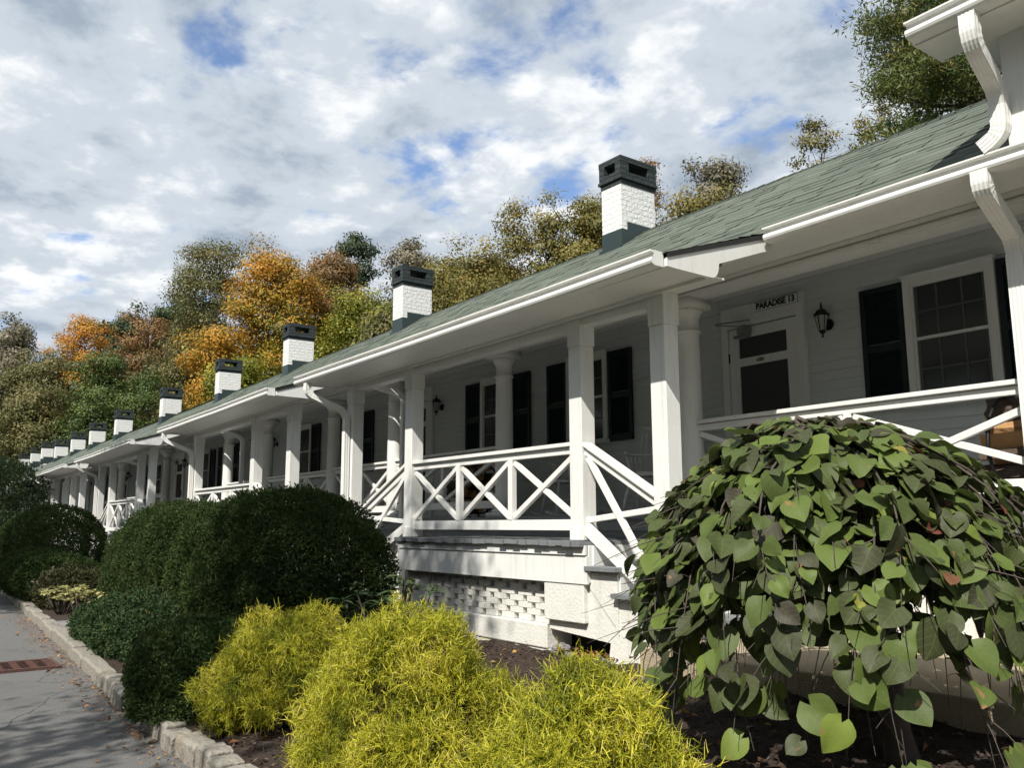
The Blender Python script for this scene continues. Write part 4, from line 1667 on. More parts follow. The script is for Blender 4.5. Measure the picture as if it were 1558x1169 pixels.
def make_tree(name, label, base, H, Rr, kind, seed, low=0.25, nl=9, clumps=330, per=160, leaf=.18, sparse=1.0, trunk=.14, bark='bark', group=None, pts=None, kind_low=None, bare=0, sig=.42):
    """tapered trunk with limbs and a crown of leaf clumps"""
    g = np.random.default_rng(seed)
    t = thing(name, label, 'tree', base, group=group)
    lobes = []
    zc0 = H * low
    for k in range(nl):
        f = (k + .5) / nl
        z = zc0 + (H - zc0) * f
        env = math.sin(math.pi * min(1, (f * .80 + .20))) ** .6
        rad = Rr * env
        a = k * 2.4 + g.uniform(-.5, .5)
        off = rad * g.uniform(.25, .62)
        lr = max(.35 * Rr, rad * g.uniform(.42, .66))
        lobes.append((off * math.cos(a), off * math.sin(a), min(z, H - lr * .8), lr, lr, lr * g.uniform(.65, .95)))
    lobes.append((0, 0, H - Rr * .95, Rr * .62, Rr * .62, Rr * .55))
    lobes.append((0, 0, H - Rr * .45, Rr * .45, Rr * .45, Rr * .45))
    if pts:
        lobes = pts + (lobes[-1:] if nl > 3 else [])
    # trunk and limbs
    mb = MB()
    tp = [Vector((g.normal() * .04 * H * i / 8, g.normal() * .04 * H * i / 8, H * .92 * i / 8)) for i in range(9)]
    mb.tube(tp, [trunk * (1 - .88 * i / 8) for i in range(9)], 7)
    for L in lobes:
        c = Vector(L[:3])
        z0 = max(H * .12, c.z - L[3] * 1.3 - .08 * H)
        i = min(7, int(z0 / (H * .92) * 8))
        s = tp[i].lerp(tp[i + 1], min(1, max(0, z0 / (H * .92) * 8 - i)))
        m1 = s.lerp(c, .5) + Vector((0, 0, -.08 * L[3]))
        r0 = trunk * .42 * (1 - .6 * z0 / H)
        mb.tube([s, m1, c], [r0, r0 * .7, r0 * .4], 5)
        for q in range(5 + bare):
            d = Vector(rand_dirs(1, g)[0])
            d.z = abs(d.z) * .9 + .1
            e = c + Vector((d.x * L[3], d.y * L[4], d.z * L[5])) * (1.05 if bare else .9)
            mm = c.lerp(e, .5) + Vector(g.normal(size=3) * .08 * L[3])
            mb.tube([c, mm, e], [r0 * .4, r0 * .25, r0 * .08], 4, caps=False)
    put('trunk', mb, M[bark], t, smooth=True)
    nC = int(clumps * sparse)
    P, Nn = pts_on_lobes(lobes, nC, g, shell=.55)
    st_ = g.random(len(P)) < .13
    P = P + Nn * (st_ * g.uniform(.10, .34, len(P)) * Rr)[:, None] * np.array([.8, .8, 1.15])
    vb = g.random(len(P)) * .75 + .25 * np.clip((P[:, 2] - zc0) / (H - zc0), 0, 1)
    V, F, v = clump_leaves(P, per, np.array([sig, sig, sig * .62]) * (Rr / 3.2) ** .5, leaf, g, vbase=vb, Nn=Nn)
    if kind_low:
        # lower and shaded-side leaves have not turned yet: two leaf meshes
        cz = V.reshape(-1, 4, 3)[:, 0, :]
        h = (cz[:, 2] - zc0) / (H - zc0) + .22 * np.sin(cz[:, 0] * 1.1 + seed) + .12 * g.normal(size=len(cz))
        m_ = h < .42
        np_obj('crown', V.reshape(-1, 4, 3)[m_].reshape(-1, 3), np.arange(m_.sum() * 4).reshape(-1, 4), LM_[kind_low], t, v[m_])
        np_obj('crown', V.reshape(-1, 4, 3)[~m_].reshape(-1, 3), np.arange((~m_).sum() * 4).reshape(-1, 4), LM_[kind], t, v[~m_])
    else:
        np_obj('crown', V, F, LM_[kind], t, v)
    return t


def gz_at(x, y):
    return float(hill_z(np.array(float(x)), np.array(float(y))))


#        name            label                                                                            x      y     top   R   kind
TREES = [
    ('pale_tree', 'pale grey olive tree with thin leaves at the left edge of the photo', -90.5, 8.0, 18.6, 5.2, 'pale', dict(sparse=.8, low=.1, leaf=.30)),
    ('olive_tree', 'dull olive tree between the pale tree and the orange maple', -79.9, 10.0, 14.2, 4.2, 'olive', dict(low=.1)),
    ('maple_tree', 'bright orange maple rising above the far chimneys', -79.9, 12.9, 17.4, 3.6, 'orange', dict(low=.2, kind_low='yellow_green', clumps=190)),
    ('broadleaf_tree', 'deep green tree just right of the orange maple', -70.5, 13.0, 13.0, 3.4, 'green', dict(low=.1, clumps=170)),
    ('hill_tree', 'dark green rounded tree on the skyline behind the orange maple', -104.7, 21.5, 23.8, 6.0, 'dark_green', dict(leaf=.32)),
    ('hill_tree', 'dark green tree on the skyline left of the big oak', -92.0, 24.0, 23.2, 5.0, 'dark_green', dict(leaf=.32)),
    ('rust_tree', 'rust brown tree with orange tips left of the big oak', -74.6, 16.6, 17.0, 4.0, 'rust', dict(low=.15, kind_low='olive', clumps=190)),
    ('oak_tree', 'tallest olive brown oak with a broad open crown', -64.7, 18.7, 21.2, 4.6, 'olive', dict(low=.35, clumps=190, sig=.42)),
    ('understory_tree', 'grey green tree below the big oak', -60.4, 16.7, 13.0, 3.2, 'olive', dict(low=.1)),
    ('maple_tree', 'large golden orange maple behind the third chimney', -52.6, 19.2, 17.2, 4.6, 'gold', dict(low=.2, clumps=430, leaf=.175, per=170, nl=14, kind_low='yellow_green')),
    ('maple_tree', 'lower golden yellow maple left of the third chimney', -51.4, 15.8, 11.6, 3.2, 'gold', dict(low=.1, clumps=180)),
    ('rust_tree', 'russet brown tree right of the large golden maple', -54.1, 23.8, 18.6, 3.0, 'rust', dict(low=.3)),
    ('tall_tree', 'tall narrow dark green tree standing above the russet one', -56.5, 26.7, 21.2, 2.3, 'dark_green', dict(low=.45, clumps=80)),
    ('maple_tree', 'yellow green maple just left of the second chimney', -44.5, 21.2, 13.4, 3.4, 'yellow_green', dict(low=.1, clumps=270, leaf=.15, per=150, nl=12)),
    ('bare_tree', 'thin pale tree with half bare branches behind the second chimney', -47.5, 26.2, 17.8, 2.6, 'pale', dict(sparse=.35, bark='palebark', bare=6, low=.4, leaf=.2)),
    ('bare_tree', 'slender half bare tree right of the second chimney', -41.5, 26.0, 14.8, 2.6, 'olive', dict(sparse=.35, bark='palebark', bare=6, low=.4, leaf=.2)),
    ('scrub_tree', 'low olive scrub tree right of the second chimney', -36.2, 22.4, 13.2, 3.2, 'yellow_olive', dict(low=.1, leaf=.145, per=210, nl=13, clumps=340)),
    ('scrub_tree', 'low green scrub tree left of the tall poplar', -33.0, 22.6, 12.8, 2.8, 'yellow_olive', dict(low=.1, leaf=.145, per=210, nl=13, clumps=320)),
    ('poplar_tree', 'tall olive yellow tree just left of the nearest chimney', -28.1, 22.8, 15.0, 2.8, 'yellow_olive', dict(low=.1, clumps=420, per=240, leaf=.125, sig=.36, nl=2, pts=[(-1.5, -1.1, 9.6, .75, .75, 3.6), (-.5, -.3, 10.2, .8, .8, 3.9), (.7, .5, 9.9, .75, .75, 3.7), (1.6, 1.1, 8.4, .8, .8, 3.2), (2.5, 1.7, 7.6, .9, .9, 2.8), (-2.6, -1.6, 7.6, .9, .9, 2.6), (-3.6, -2.2, 6.6, .9, .9, 2.3), (0, 0, 6.0, 2.4, 2.0, 3.4)])),
    ('poplar_tree', 'yellow green tree partly hidden behind the nearest chimney', -27.0, 25.0, 14.2, 2.6, 'yellow_olive', dict(low=.1, leaf=.13, per=220, clumps=330)),
    ('rust_tree', 'thin reddish tree peeping out right of the nearest chimney', -28.9, 29.0, 17.6, 1.3, 'rust', dict(low=.5, sparse=.14, leaf=.12)),
    ('scrub_tree', 'yellow green bushy tree behind the roof right of the nearest chimney', -23.7, 26.1, 13.4, 2.9, 'yellow_olive', dict(low=.1, leaf=.13, per=220, clumps=320)),
    ('bare_tree', 'pale twiggy tree above the ridge right of the nearest chimney', -25.0, 29.5, 16.2, 2.2, 'pale', dict(sparse=.35, bark='palebark', bare=7, low=.4, leaf=.16)),
    ('hemlock_tree', 'thin feathery hemlock against the white cloud', -14.4, 21.7, 12.0, 1.4, 'yellow_olive', dict(sparse=.16, bare=7, low=.4, leaf=.085, trunk=.07, sig=.26)),
    ('hemlock_tree', 'smaller feathery hemlock left of the pine', -13.2, 22.8, 12.2, 1.1, 'yellow_olive', dict(sparse=.16, bare=7, low=.4, leaf=.085, trunk=.07, sig=.26)),
    ('thicket_tree', 'shadowy olive thicket tree behind the far chimneys', -71.7, 8.9, 9.8, 4.0, 'olive', dict(low=.05)),
    ('thicket_tree', 'dark green thicket tree behind the sixth chimney', -63.3, 11.5, 8.6, 3.2, 'green', dict(low=.05, clumps=180)),
    ('thicket_tree', 'green thicket tree behind the fifth chimney', -64.6, 14.8, 11.0, 3.6, 'green', dict(low=.05, clumps=180)),
    ('thicket_tree', 'green gold thicket tree behind the fourth chimney', -47.7, 16.0, 9.6, 3.0, 'yellow_green', dict(low=.05, clumps=180)),
    ('thicket_tree', 'olive thicket tree between second and third chimneys', -39.5, 20.6, 11.0, 2.8, 'yellow_green', dict(low=.05, clumps=180)),
    ('thicket_tree', 'olive thicket tree behind the second chimney', -37.0, 19.5, 9.8, 2.6, 'olive', dict(low=.05)),
    ('thicket_tree', 'brown green thicket tree at the foot of the oak', -84.0, 16.0, 13.0, 4.5, 'olive', dict(low=.05)),
    ('thicket_tree', 'dull green tree far behind at the left edge', -100.0, 12.0, 15.5, 5.5, 'olive', dict(low=.05, leaf=.34)),
    ('thicket_tree', 'dark olive tree low at the left edge behind the evergreen shrubs', -78.0, 6.2, 8.5, 3.6, 'olive', dict(low=.02)),
]
for i, (nm, lab, x, y, top, Rr, kind, kw) in enumerate(TREES):
    zb = gz_at(x, y) - .2
    make_tree(nm, lab, (x, y, zb), top - zb, Rr, kind, 100 + i, group='autumn trees on the slope behind the cottages', **kw)


# white pine at the right, long level branches with needle tufts
def pine(base, H, Rr, seed, label):
    g = np.random.default_rng(seed)
    t = thing('pine_tree', label, 'tree', base, group='autumn trees on the slope behind the cottages')
    mb = MB()
    mb.tube([(0, 0, 0), (.05, 0, H * .4), (-.05, .05, H * .75), (0, 0, H)], [.28, .2, .11, .03], 8)
    P = []
    z = H * .22
    while z < H * .98:
        f = (z - H * .22) / (H * .78)
        nb_ = 6
        a0 = g.uniform(0, 6.28)
        for k in range(nb_):
            a = a0 + 2 * math.pi * k / nb_ + g.uniform(-.35, .35)
            L = Rr * (1 - f) ** .55 * g.uniform(.65, 1.12) + .3
            e = Vector((math.cos(a) * L, math.sin(a) * L, z + L * g.uniform(-.02, .22)))
            m1 = Vector((math.cos(a) * L * .5, math.sin(a) * L * .5, z - .03 * L))
            mb.tube([(0, 0, z), m1, e], [.055 * (1 - f) + .015, .03 * (1 - f) + .01, .006], 5, caps=False)
            for q in range(int(26 * L / Rr) + 8):
                s = g.uniform(.25, 1.02)
                b = m1.lerp(e, (s - .5) * 2) if s > .5 else Vector((0, 0, z)).lerp(m1, s * 2)
                w = .34 * L * (1.1 - s * .6)
                P.append((b.x + g.normal() * w * .5, b.y + g.normal() * w * .5, b.z + abs(g.normal()) * .14))
        z += H * .048 * g.uniform(.8, 1.25)
    put('trunk', mb, M['bark'], t, smooth=True)
    P = np.array(P)
    per = 85
    C = np.repeat(P, per, 0) + g.normal(size=(len(P) * per, 3)) * [.17, .17, .12]
    d = norm(g.normal(size=C.shape) + [0, 0, .35])
    V, F = leaf_quads(C, d, rand_dirs(len(C), g), g.uniform(.08, .17, len(C)), np.full(len(C), .026), 0)
    v = np.clip(np.repeat(g.random(len(P)), per) * .7 + g.random(len(C)) * .3, 0, 1)
    np_obj('crown', V, F, LM_['pine'], t, v)


pine((-6.9, 15.6, gz_at(-6.9, 15.6)), 15.5, 2.3, 5, 'big dark pine with brown cones behind the roof at the right')
pine((-5.0, 18.0, gz_at(-5, 18)), 13.0, 2.8, 6, 'second pine further right behind the white eave')
make_tree('broadleaf_tree', 'dark leaved tree hanging over the pine at the top right', (-9.3, 18.8, gz_at(-9.3, 18.8)), 17.5, 1.6, 'dark_green', 77, low=.45, leaf=.12, clumps=110, per=60, sig=.26)

# dead white snag and thin pole on the far skyline, red pots of a house among the trees
t = thing('dead_tree', 'bare white dead trunk on the skyline left of the rust tree', 'tree', (-86, 19.5, gz_at(-86, 19.5)))
mb = MB()
Hs = 19.3 - gz_at(-86, 19.5)
mb.tube([(0, 0, 0), (.2, 0, Hs * .6), (-.3, .1, Hs * .85), (-.6, 0, Hs)], [.3, .22, .12, .03], 7)
for p, q, r_ in (((-.1, .05, Hs * .8), (-1.5, -.4, Hs * .93), .08), ((-.3, .1, Hs * .86), (.3, 0, Hs * 1.02), .07), ((-1.0, -.2, Hs * .87), (-1.3, -.3, Hs * 1.02), .05), ((.2, 0, Hs * .66), (1.2, 0, Hs * .78), .06)):
    mb.tube([p, q], [r_, .02], 5)
put('trunk', mb, M['palebark'], t, smooth=True)
t = thing('house_chimney', 'red clay chimney pots of a hidden house among the trees', 'chimney', (-34.6, 22.0, 9.95))
mb = MB()
mb.box(-.34, .34, -.22, .22, -2, 1.32)
put('stack', mb, M['terracotta'], t, bevel=.02)
for dx in (-.25, .25):
    mb = MB()
    mb.lathe([(.11, 1.32), (.10, 1.6), (.13, 1.63), (.13, 1.70), (.10, 1.72), (.11, 1.9), (.11, 1.94)], (dx * .62, 0, 0), 14)
    put('chimney_pot', mb, M['terracotta'], t, smooth=True)

# ------------------------------------------------------------------ clipped yews, low junipers
YEW = leaf_mat('yew_needles', [(0.0, (0.015, 0.030, 0.010)), (0.5, (0.042, 0.072, 0.020)), (0.9, (0.088, 0.118, 0.032)), (1.0, (0.10, 0.055, 0.022))], 0.10, rough=0.7, spec=.15)
JUN = leaf_mat('juniper_needles', [(0.0, (0.018, 0.036, 0.014)), (0.5, (0.044, 0.080, 0.028)), (0.95, (0.082, 0.122, 0.042)), (1.0, (0.22, 0.075, 0.030))], 0.12, rough=0.65, spec=.2)
EVG = leaf_mat('evergreen_shrub_leaves', [(0.0, (0.008, 0.018, 0.007)), (0.5, (0.022, 0.040, 0.013)), (1.0, (0.055, 0.078, 0.022))], 0.12, rough=.5, spec=.25)
RHO = leaf_mat('rhododendron_leaves', [(0.0, (0.016, 0.035, 0.011)), (0.5, (0.038, 0.070, 0.020)), (1.0, (0.085, 0.125, 0.036))], 0.15, rough=0.35, spec=0.5)


def mound(name, label, cat, base, lobes, mt, n, leaf, seed, group=None, sq=2.0, stems=9, spray=6, wid=.30, rough=.05, up=.6):
    """dense shrub: stems inside, short leafy sprays over the whole surface and within the outer shell"""
    g = np.random.default_rng(seed)
    t = thing(name, label, cat, base, group=group)
    mb = MB()
    lob = np.array(lobes)
    for k in range(stems):
        L = lob[k % len(lob)]
        e = L[:3] + rand_dirs(1, g)[0] * L[3:6] * .85
        e[2] = abs(e[2] - L[2]) * .8 + L[2]
        b = np.array([L[0] * .4 + g.normal() * .08, L[1] * .4 + g.normal() * .08, -.05])
        m_ = (b + e) / 2 + g.normal(size=3) * .06
        mb.tube([b, m_, e], [.022, .014, .005], 5)
    put('stems', mb, M['twig'], t, smooth=True)
    P, Nn = pts_on_lobes(lobes, int(n * .72), g, shell=.10, p=sq)
    P2, N2 = pts_on_lobes(lobes, n - int(n * .72), g, shell=.6, p=sq)
    P, Nn = np.concatenate([P, P2]), np.concatenate([Nn, N2])
    P = P[P[:, 2] > .01]
    Nn = Nn[:len(P)] if len(Nn) == len(P) else pts_normals(P, lob)
    bump = .5 + .5 * np.sin(P[:, 0] * 9 + seed) * np.sin(P[:, 1] * 8 + P[:, 2] * 7)
    P = P + Nn * (rough * (bump - .5))[:, None] + Nn * (g.normal(size=(len(P), 1)) * rough * .28)
    k = len(P)
    C = np.repeat(P, spray, 0)
    Ns = np.repeat(Nn, spray, 0)
    d = norm(Ns * .9 + g.normal(size=C.shape) * .75 + np.array([0, 0, .35]))
    nr = norm(g.normal(size=C.shape) * .6 + Ns * .6 + np.array([0, 0, up]))
    L_ = leaf * g.uniform(.6, 1.3, len(C))
    V, F = leaf_quads(C - d * L_[:, None] * .3, d, nr, L_, L_ * wid, .1)
    vb = np.clip(.55 * bump + .45 * g.random(k), 0, 1)
    v = np.clip(np.repeat(vb, spray) * .6 + g.random(len(C)) * .38, 0, .96)
    red = g.random(len(C)) < .004
    v[red] = 1.0
    np_obj('foliage', V, F, mt, t, v)
    return t


def pts_normals(P, lob):
    best = None
    for L in lob:
        q = (P - L[:3]) / L[3:6]
        r = (q ** 2).sum(1)
        nn = norm(q / L[3:6])
        if best is None:
            best, N_ = np.abs(r - 1), nn
        else:
            m_ = np.abs(r - 1) < best
            best = np.where(m_, np.abs(r - 1), best)
            N_ = np.where(m_[:, None], nn, N_)
    return N_


mound('yew_bush', 'large rounded dark yew nearest the lattice railing', 'shrub', (-8.8, 3.45, -1.25),
      [(0, 0, .84, 1.02, .84, .76), (.55, .05, .68, .74, .76, .66), (-.85, -.1, .76, .80, .76, .74), (.1, -.2, .50, 1.0, .72, .48)], YEW, 84000, .036, 21, group='clipped yews beside the road', rough=.085, sq=2.6)
mound('yew_bush', 'large rounded yew touching the nearest yew on its far side', 'shrub', (-13.0, 3.6, -1.25),
      [(0, 0, .86, 1.4, .82, .70), (-1.2, .0, .70, 1.15, .76, .62), (1.1, -.05, .80, .9, .8, .72), (-.6, -.1, .42, 1.7, .76, .48)], YEW, 72000, .038, 22, group='clipped yews beside the road', rough=.085, sq=2.6)
mound('yew_bush', 'wide dark yew mound in front of the far porch end', 'shrub', (-23.6, 3.45, -1.35),
      [(0, 0, .95, 2.0, 1.10, .90), (-1.9, 0, .85, 1.8, 1.1, .85), (1.3, 0, .72, 1.2, .95, .75)], YEW, 26000, .055, 23, group='clipped yews beside the road', rough=.05)
mound('yew_bush', 'lower dark yew mound spilling over the far kerb', 'shrub', (-19.6, 2.75, -1.4),
      [(0, 0, .42, 1.5, .80, .46), (-1.7, .1, .46, 1.6, .8, .48), (1.0, .1, .40, .9, .8, .46)], YEW, 26000, .052, 24, group='clipped yews beside the road', rough=.05)
mound('juniper_bush', 'low spreading juniper with bluish sprays beside the kerb', 'shrub', (-10.6, 2.55, -1.38),
      [(0, 0, .25, 1.1, .60, .36), (-1.2, -.03, .16, 1.0, .5, .30), (.75, .1, .20, .8, .6, .36)], JUN, 24000, .045, 25, rough=.08, wid=.34)
mound('juniper_bush', 'low dark shrub hanging over the near end of the kerb', 'shrub', (-7.05, 2.12, -1.40),
      [(0, 0, .27, .56, .52, .42), (-.42, .05, .25, .5, .5, .38), (.25, .12, .25, .42, .45, .36), (.05, -.12, .10, .5, .40, .28)], YEW, 26000, .032, 26, rough=.05)
mound('evergreen_bush', 'tall loose evergreen shrub hiding the far end of the cottage row', 'shrub', (-35.0, 3.4, -1.5),
      [(0, 0, 2.5, 2.2, 1.4, 1.3), (-2.5, .2, 2.4, 2.2, 1.5, 1.5), (.8, -.2, 1.2, 1.7, 1.3, 1.2), (-1.5, 0, 1.2, 2.5, 1.4, 1.2), (-4.5, 0, 2.2, 2.4, 1.6, 1.7)], EVG, 9000, .12, 27, rough=.22, spray=6)
mound('evergreen_bush', 'dark evergreen shrub at the left edge beyond the yews', 'shrub', (-43.0, 3.6, -1.6),
      [(0, 0, 2.2, 2.8, 1.6, 1.8), (-3.0, .2, 2.6, 2.8, 1.8, 2.0), (2.0, 0, 1.5, 2.2, 1.4, 1.4)], EVG, 6000, .14, 28, rough=.25, spray=6)
mound('evergreen_bush', 'bright green shrub low at the left edge behind the wide yew', 'shrub', (-27.0, 2.9, -1.5),
      [(0, 0, .9, 1.2, .9, .95), (-1.3, 0, .8, 1.2, .9, .9)], EVG, 3600, .11, 29, rough=.15)
mound('barberry_bush', 'small olive feathery shrub behind the variegated leaves', 'shrub', (-16.9, 2.75, -1.38),
      [(0, 0, .28, .62, .5, .38), (.4, .1, .26, .5, .5, .36)], leaf_mat('olive_needles', [(0, (.02, .026, .010)), (1, (.085, .082, .030))], .15), 3200, .07, 30, rough=.12, wid=.3)


def whorl_plant(name, label, base, tips, leaf, mt, seed, per=9, wid=.28, vlo=0.2, vhi=1.0):
    g = np.random.default_rng(seed)
    t = thing(name, label, 'plant', base)
    mb = MB()
    Cs, Ds, Ns, vs, Ls = [], [], [], [], []
    for tip in tips:
        tip = np.array(tip, float)
        b = np.array([tip[0] * .15, tip[1] * .15, -.05])
        mid = (b + tip) / 2 + np.array([0, 0, -.04])
        mb.tube([b, mid, tip], [.012, .009, .006], 5)
        for k in range(per):
            a = 2 * math.pi * k / per + g.uniform(-.25, .25)
            el = g.uniform(-.15, .45)
            d = np.array([math.cos(a) * math.cos(el), math.sin(a) * math.cos(el), math.sin(el)])
            Cs.append(tip + np.array([0, 0, g.uniform(-.03, .02)]))
            Ds.append(d)
            Ns.append(np.array([-.2 * d[0], -.2 * d[1], 1.0]) + g.normal(size=3) * .15)
            vs.append(g.uniform(vlo, vhi))
            Ls.append(leaf * g.uniform(.7, 1.2))
    put('stem', mb, M['twig'], t, smooth=True)
    C, D, N_ = np.array(Cs), norm(np.array(Ds)), norm(np.array(Ns))
    L_ = np.array(Ls)[:, None]
    s = norm(np.cross(D, N_))
    n2 = np.cross(s, D)
    W = L_ * wid
    rows = [(0.0, .10, 0), (.25, .8, .03), (.55, 1.0, .02), (.82, .65, -.05), (1.0, .06, -.14)]
    V = []
    for f, w, z in rows:
        c = C + D * L_ * f + n2 * L_ * z
        V += [c - s * W * w * .5 + n2 * L_ * .03 * w, c, c + s * W * w * .5 + n2 * L_ * .03 * w]
    V = np.stack(V, 1)
    nL, nv = V.shape[:2]
    q = []
    for r_ in range(4):
        for k in range(2):
            a = r_ * 3 + k
            q.append((a, a + 1, a + 4, a + 3))
    F = (np.arange(nL)[:, None, None] * nv + np.array(q)[None]).reshape(-1, 4)
    np_obj('leaves', V.reshape(-1, 3), F, mt, t, np.repeat(np.array(vs), len(q)), smooth=True)
    return t


g = random.Random(8)
tips = [(g.uniform(-.45, .45), g.uniform(-.4, .4), g.uniform(.25, .72)) for _ in range(34)] + [(.35, -.1, .80), (.2, .0, .74), (.45, .1, .70), (.05, -.2, .66)]
whorl_plant('rhododendron', 'long leaved rhododendron between the golden shrubs and the white landing', (-6.75, 3.62, -1.25), tips, .15, RHO, 31)
VAR = leaf_mat('variegated_leaves', [(0.0, (.10, .13, .03)), (0.5, (.34, .34, .10)), (1.0, (.58, .52, .24))], .3, rough=.4)
tips = [(g.uniform(-.5, .5), g.uniform(-.3, .3), g.uniform(.2, .45)) for _ in range(26)]
whorl_plant('variegated_shrub', 'small shrub with pale yellow variegated leaves by the far kerb', (-15.7, 2.50, -1.38), tips, .12, VAR, 32, per=8, wid=.34)
tips = [(g.uniform(-.35, .35), g.uniform(-.25, .25), g.uniform(.2, .42)) for _ in range(15)]
whorl_plant('variegated_shrub', 'second tuft of pale yellow leaves nearer the juniper', (-14.1, 2.50, -1.34), tips, .12, VAR, 33, per=8, wid=.34)

# ------------------------------------------------------------------ golden thread-leaf cypresses
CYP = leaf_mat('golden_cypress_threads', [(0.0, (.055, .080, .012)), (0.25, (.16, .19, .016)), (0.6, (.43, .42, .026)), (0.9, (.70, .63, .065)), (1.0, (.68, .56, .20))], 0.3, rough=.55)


def cypress(label, base, lobes, n, seed, shade=0.0, lo=0.0):
    g = np.random.default_rng(seed)
    lobes = list(lobes)
    q0, n0 = pts_on_lobes(lobes, 22, g, shell=.05)
    for a_ in q0:
        if a_[2] > .12:
            r_ = g.uniform(.10, .16)
            lobes.append((a_[0], a_[1], a_[2] - .05, r_, r_, r_ * .9))
    t = thing('golden_cypress', label, 'shrub', base, group='golden thread-leaf cypresses in the bed')
    lob = np.array(lobes)
    mb = MB()
    for k in range(26):
        L = lob[k % len(lob)]
        d = rand_dirs(1, g)[0]
        d[2] = abs(d[2])
        e = L[:3] + d * L[3:6] * .8
        b = np.array([g.normal() * .05, g.normal() * .05, -.05])
        mb.tube([b, (b + e) / 2 + np.array([0, 0, .06]), e], [.016, .010, .004], 4, caps=False)
    put('stems', mb, M['twig'], t, smooth=True)
    P, Nn = pts_on_lobes(lobes, n, g, shell=.42)
    keep = P[:, 2] > 0.0
    P, Nn = P[keep], Nn[keep]
    m_ = len(P)
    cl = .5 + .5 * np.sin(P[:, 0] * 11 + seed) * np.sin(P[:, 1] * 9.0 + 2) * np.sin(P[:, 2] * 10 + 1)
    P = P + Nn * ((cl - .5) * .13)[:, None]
    # growth direction of each spray: outwards and upwards on top, hanging on the sides
    d0 = norm(Nn * .85 + np.array([0, 0, .28]) + g.normal(size=P.shape) * .62)
    sd_ = norm(np.cross(d0, g.normal(size=P.shape)))
    Ls = g.uniform(.038, .092, m_)
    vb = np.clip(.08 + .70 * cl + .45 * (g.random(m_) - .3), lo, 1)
    Vs, Fs, vv = [], [], []
    base_i = 0

    def ribbon(p0, d, L, w, droop, v, seg):
        nonlocal base_i
        k = len(p0)
        s = norm(np.cross(d, g.normal(size=d.shape)))
        pts = []
        p, dd = p0, d
        pts.append(p)
        for i in range(seg):
            dd = norm(dd + np.array([0, 0, -1.0]) * droop[:, None] / seg)
            p = p + dd * (L / seg)[:, None]
            pts.append(p)
        cols = []
        for i, q in enumerate(pts):
            ww = w * (1 - .75 * i / seg)
            cols += [q - s * ww / 2, q + s * ww / 2]
        V = np.stack(cols, 1)
        nv = V.shape[1]
        q = np.array([(2 * i, 2 * i + 1, 2 * i + 3, 2 * i + 2) for i in range(seg)])
        F = (np.arange(k)[:, None, None] * nv + q[None]).reshape(-1, 4) + base_i
        base_i += k * nv
        Vs.append(V.reshape(-1, 3))
        Fs.append(F)
        vv.append(np.clip(np.repeat(v, seg) + np.tile(np.linspace(-.10, .14, seg), k), 0, 1))
        return pts

    pts = ribbon(P - d0 * (Ls * .35)[:, None], d0, Ls * 1.15, .0050, g.uniform(-.7, 2.2, m_), vb, 4)
    for j in range(8):
        f = g.integers(0, 4, m_)
        frac = g.random(m_)[:, None]
        stack = np.stack(pts, 0)
        p0 = stack[f, np.arange(m_)] * (1 - frac) + stack[np.minimum(f + 1, 4), np.arange(m_)] * frac
        d1 = norm(d0 * .7 + g.normal(size=d0.shape) * .75)
        ribbon(p0, d1, Ls * g.uniform(.3, .75, m_), .0042, g.uniform(-1.2, 1.8, m_), np.clip(vb + g.normal(size=m_) * .13, 0, 1), 2)
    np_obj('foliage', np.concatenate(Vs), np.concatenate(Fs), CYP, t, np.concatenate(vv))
    return t


cypress('golden cypress half in shade, farthest left of the three', (-5.98, 2.34, -1.38), [(0, 0, .42, .36, .34, .36), (-.16, -.10, .30, .32, .30, .30), (.10, .08, .56, .24, .24, .22)], 8000, 41, lo=0)
cypress('largest golden cypress in full sun, in the middle of the three', (-4.14, 2.26, -1.34), [(0, 0, .44, .42, .40, .40), (.24, .14, .44, .30, .30, .30), (-.20, -.08, .32, .34, .34, .32), (.02, .06, .70, .24, .24, .22), (.26, .0, .26, .26, .26, .22)], 11500, 42)
cypress('bright golden cypress in front of the weeping tree', (-2.36, 2.0, -1.26), [(0, 0, .40, .34, .34, .35), (-.26, -.06, .22, .24, .26, .22), (.20, .06, .26, .28, .28, .25), (.0, .04, .56, .22, .22, .20)], 11000, 43)

# ------------------------------------------------------------------ weeping redbud
RB = leaf_mat('redbud_leaves', [(0.0, (.050, .036, .033)), (0.2, (.058, .066, .030)), (0.45, (.078, .108, .030)), (0.75, (.125, .175, .037)), (0.92, (.20, .26, .042)), (0.95, (.27, .25, .05)), (0.97, (.15, .045, .04)), (1.0, (.27, .10, .035))],
              0.25, rough=.55, spec=.28, spots=(11.0, (.30, .16, .08), .695), vein=True)
tree = thing('weeping_redbud', 'small weeping redbud with large heart shaped leaves in front of the steps', 'tree', (-2.46, 4.05, -1.13))
TB = np.array([-2.46, 4.05, -1.13])
CT = np.array([-2.84, 4.06, 0.50])          # where the weeping shoots spring from
g = np.random.default_rng(51)
mb = MB()
mb.tube([(.02, 0, -.1), (.0, 0, .06), (-.02, .0, .2), (-.04, .01, .5), (-.07, 0, .9), (-.16, .0, 1.30), (-.30, 0, 1.58), (-.42, -.02, 1.63)], [.095, .078, .064, .056, .052, .048, .042, .024], 12)
put('trunk', mb, M['twig'], tree, smooth=True)
strands = []
mb = MB()
NS = 225
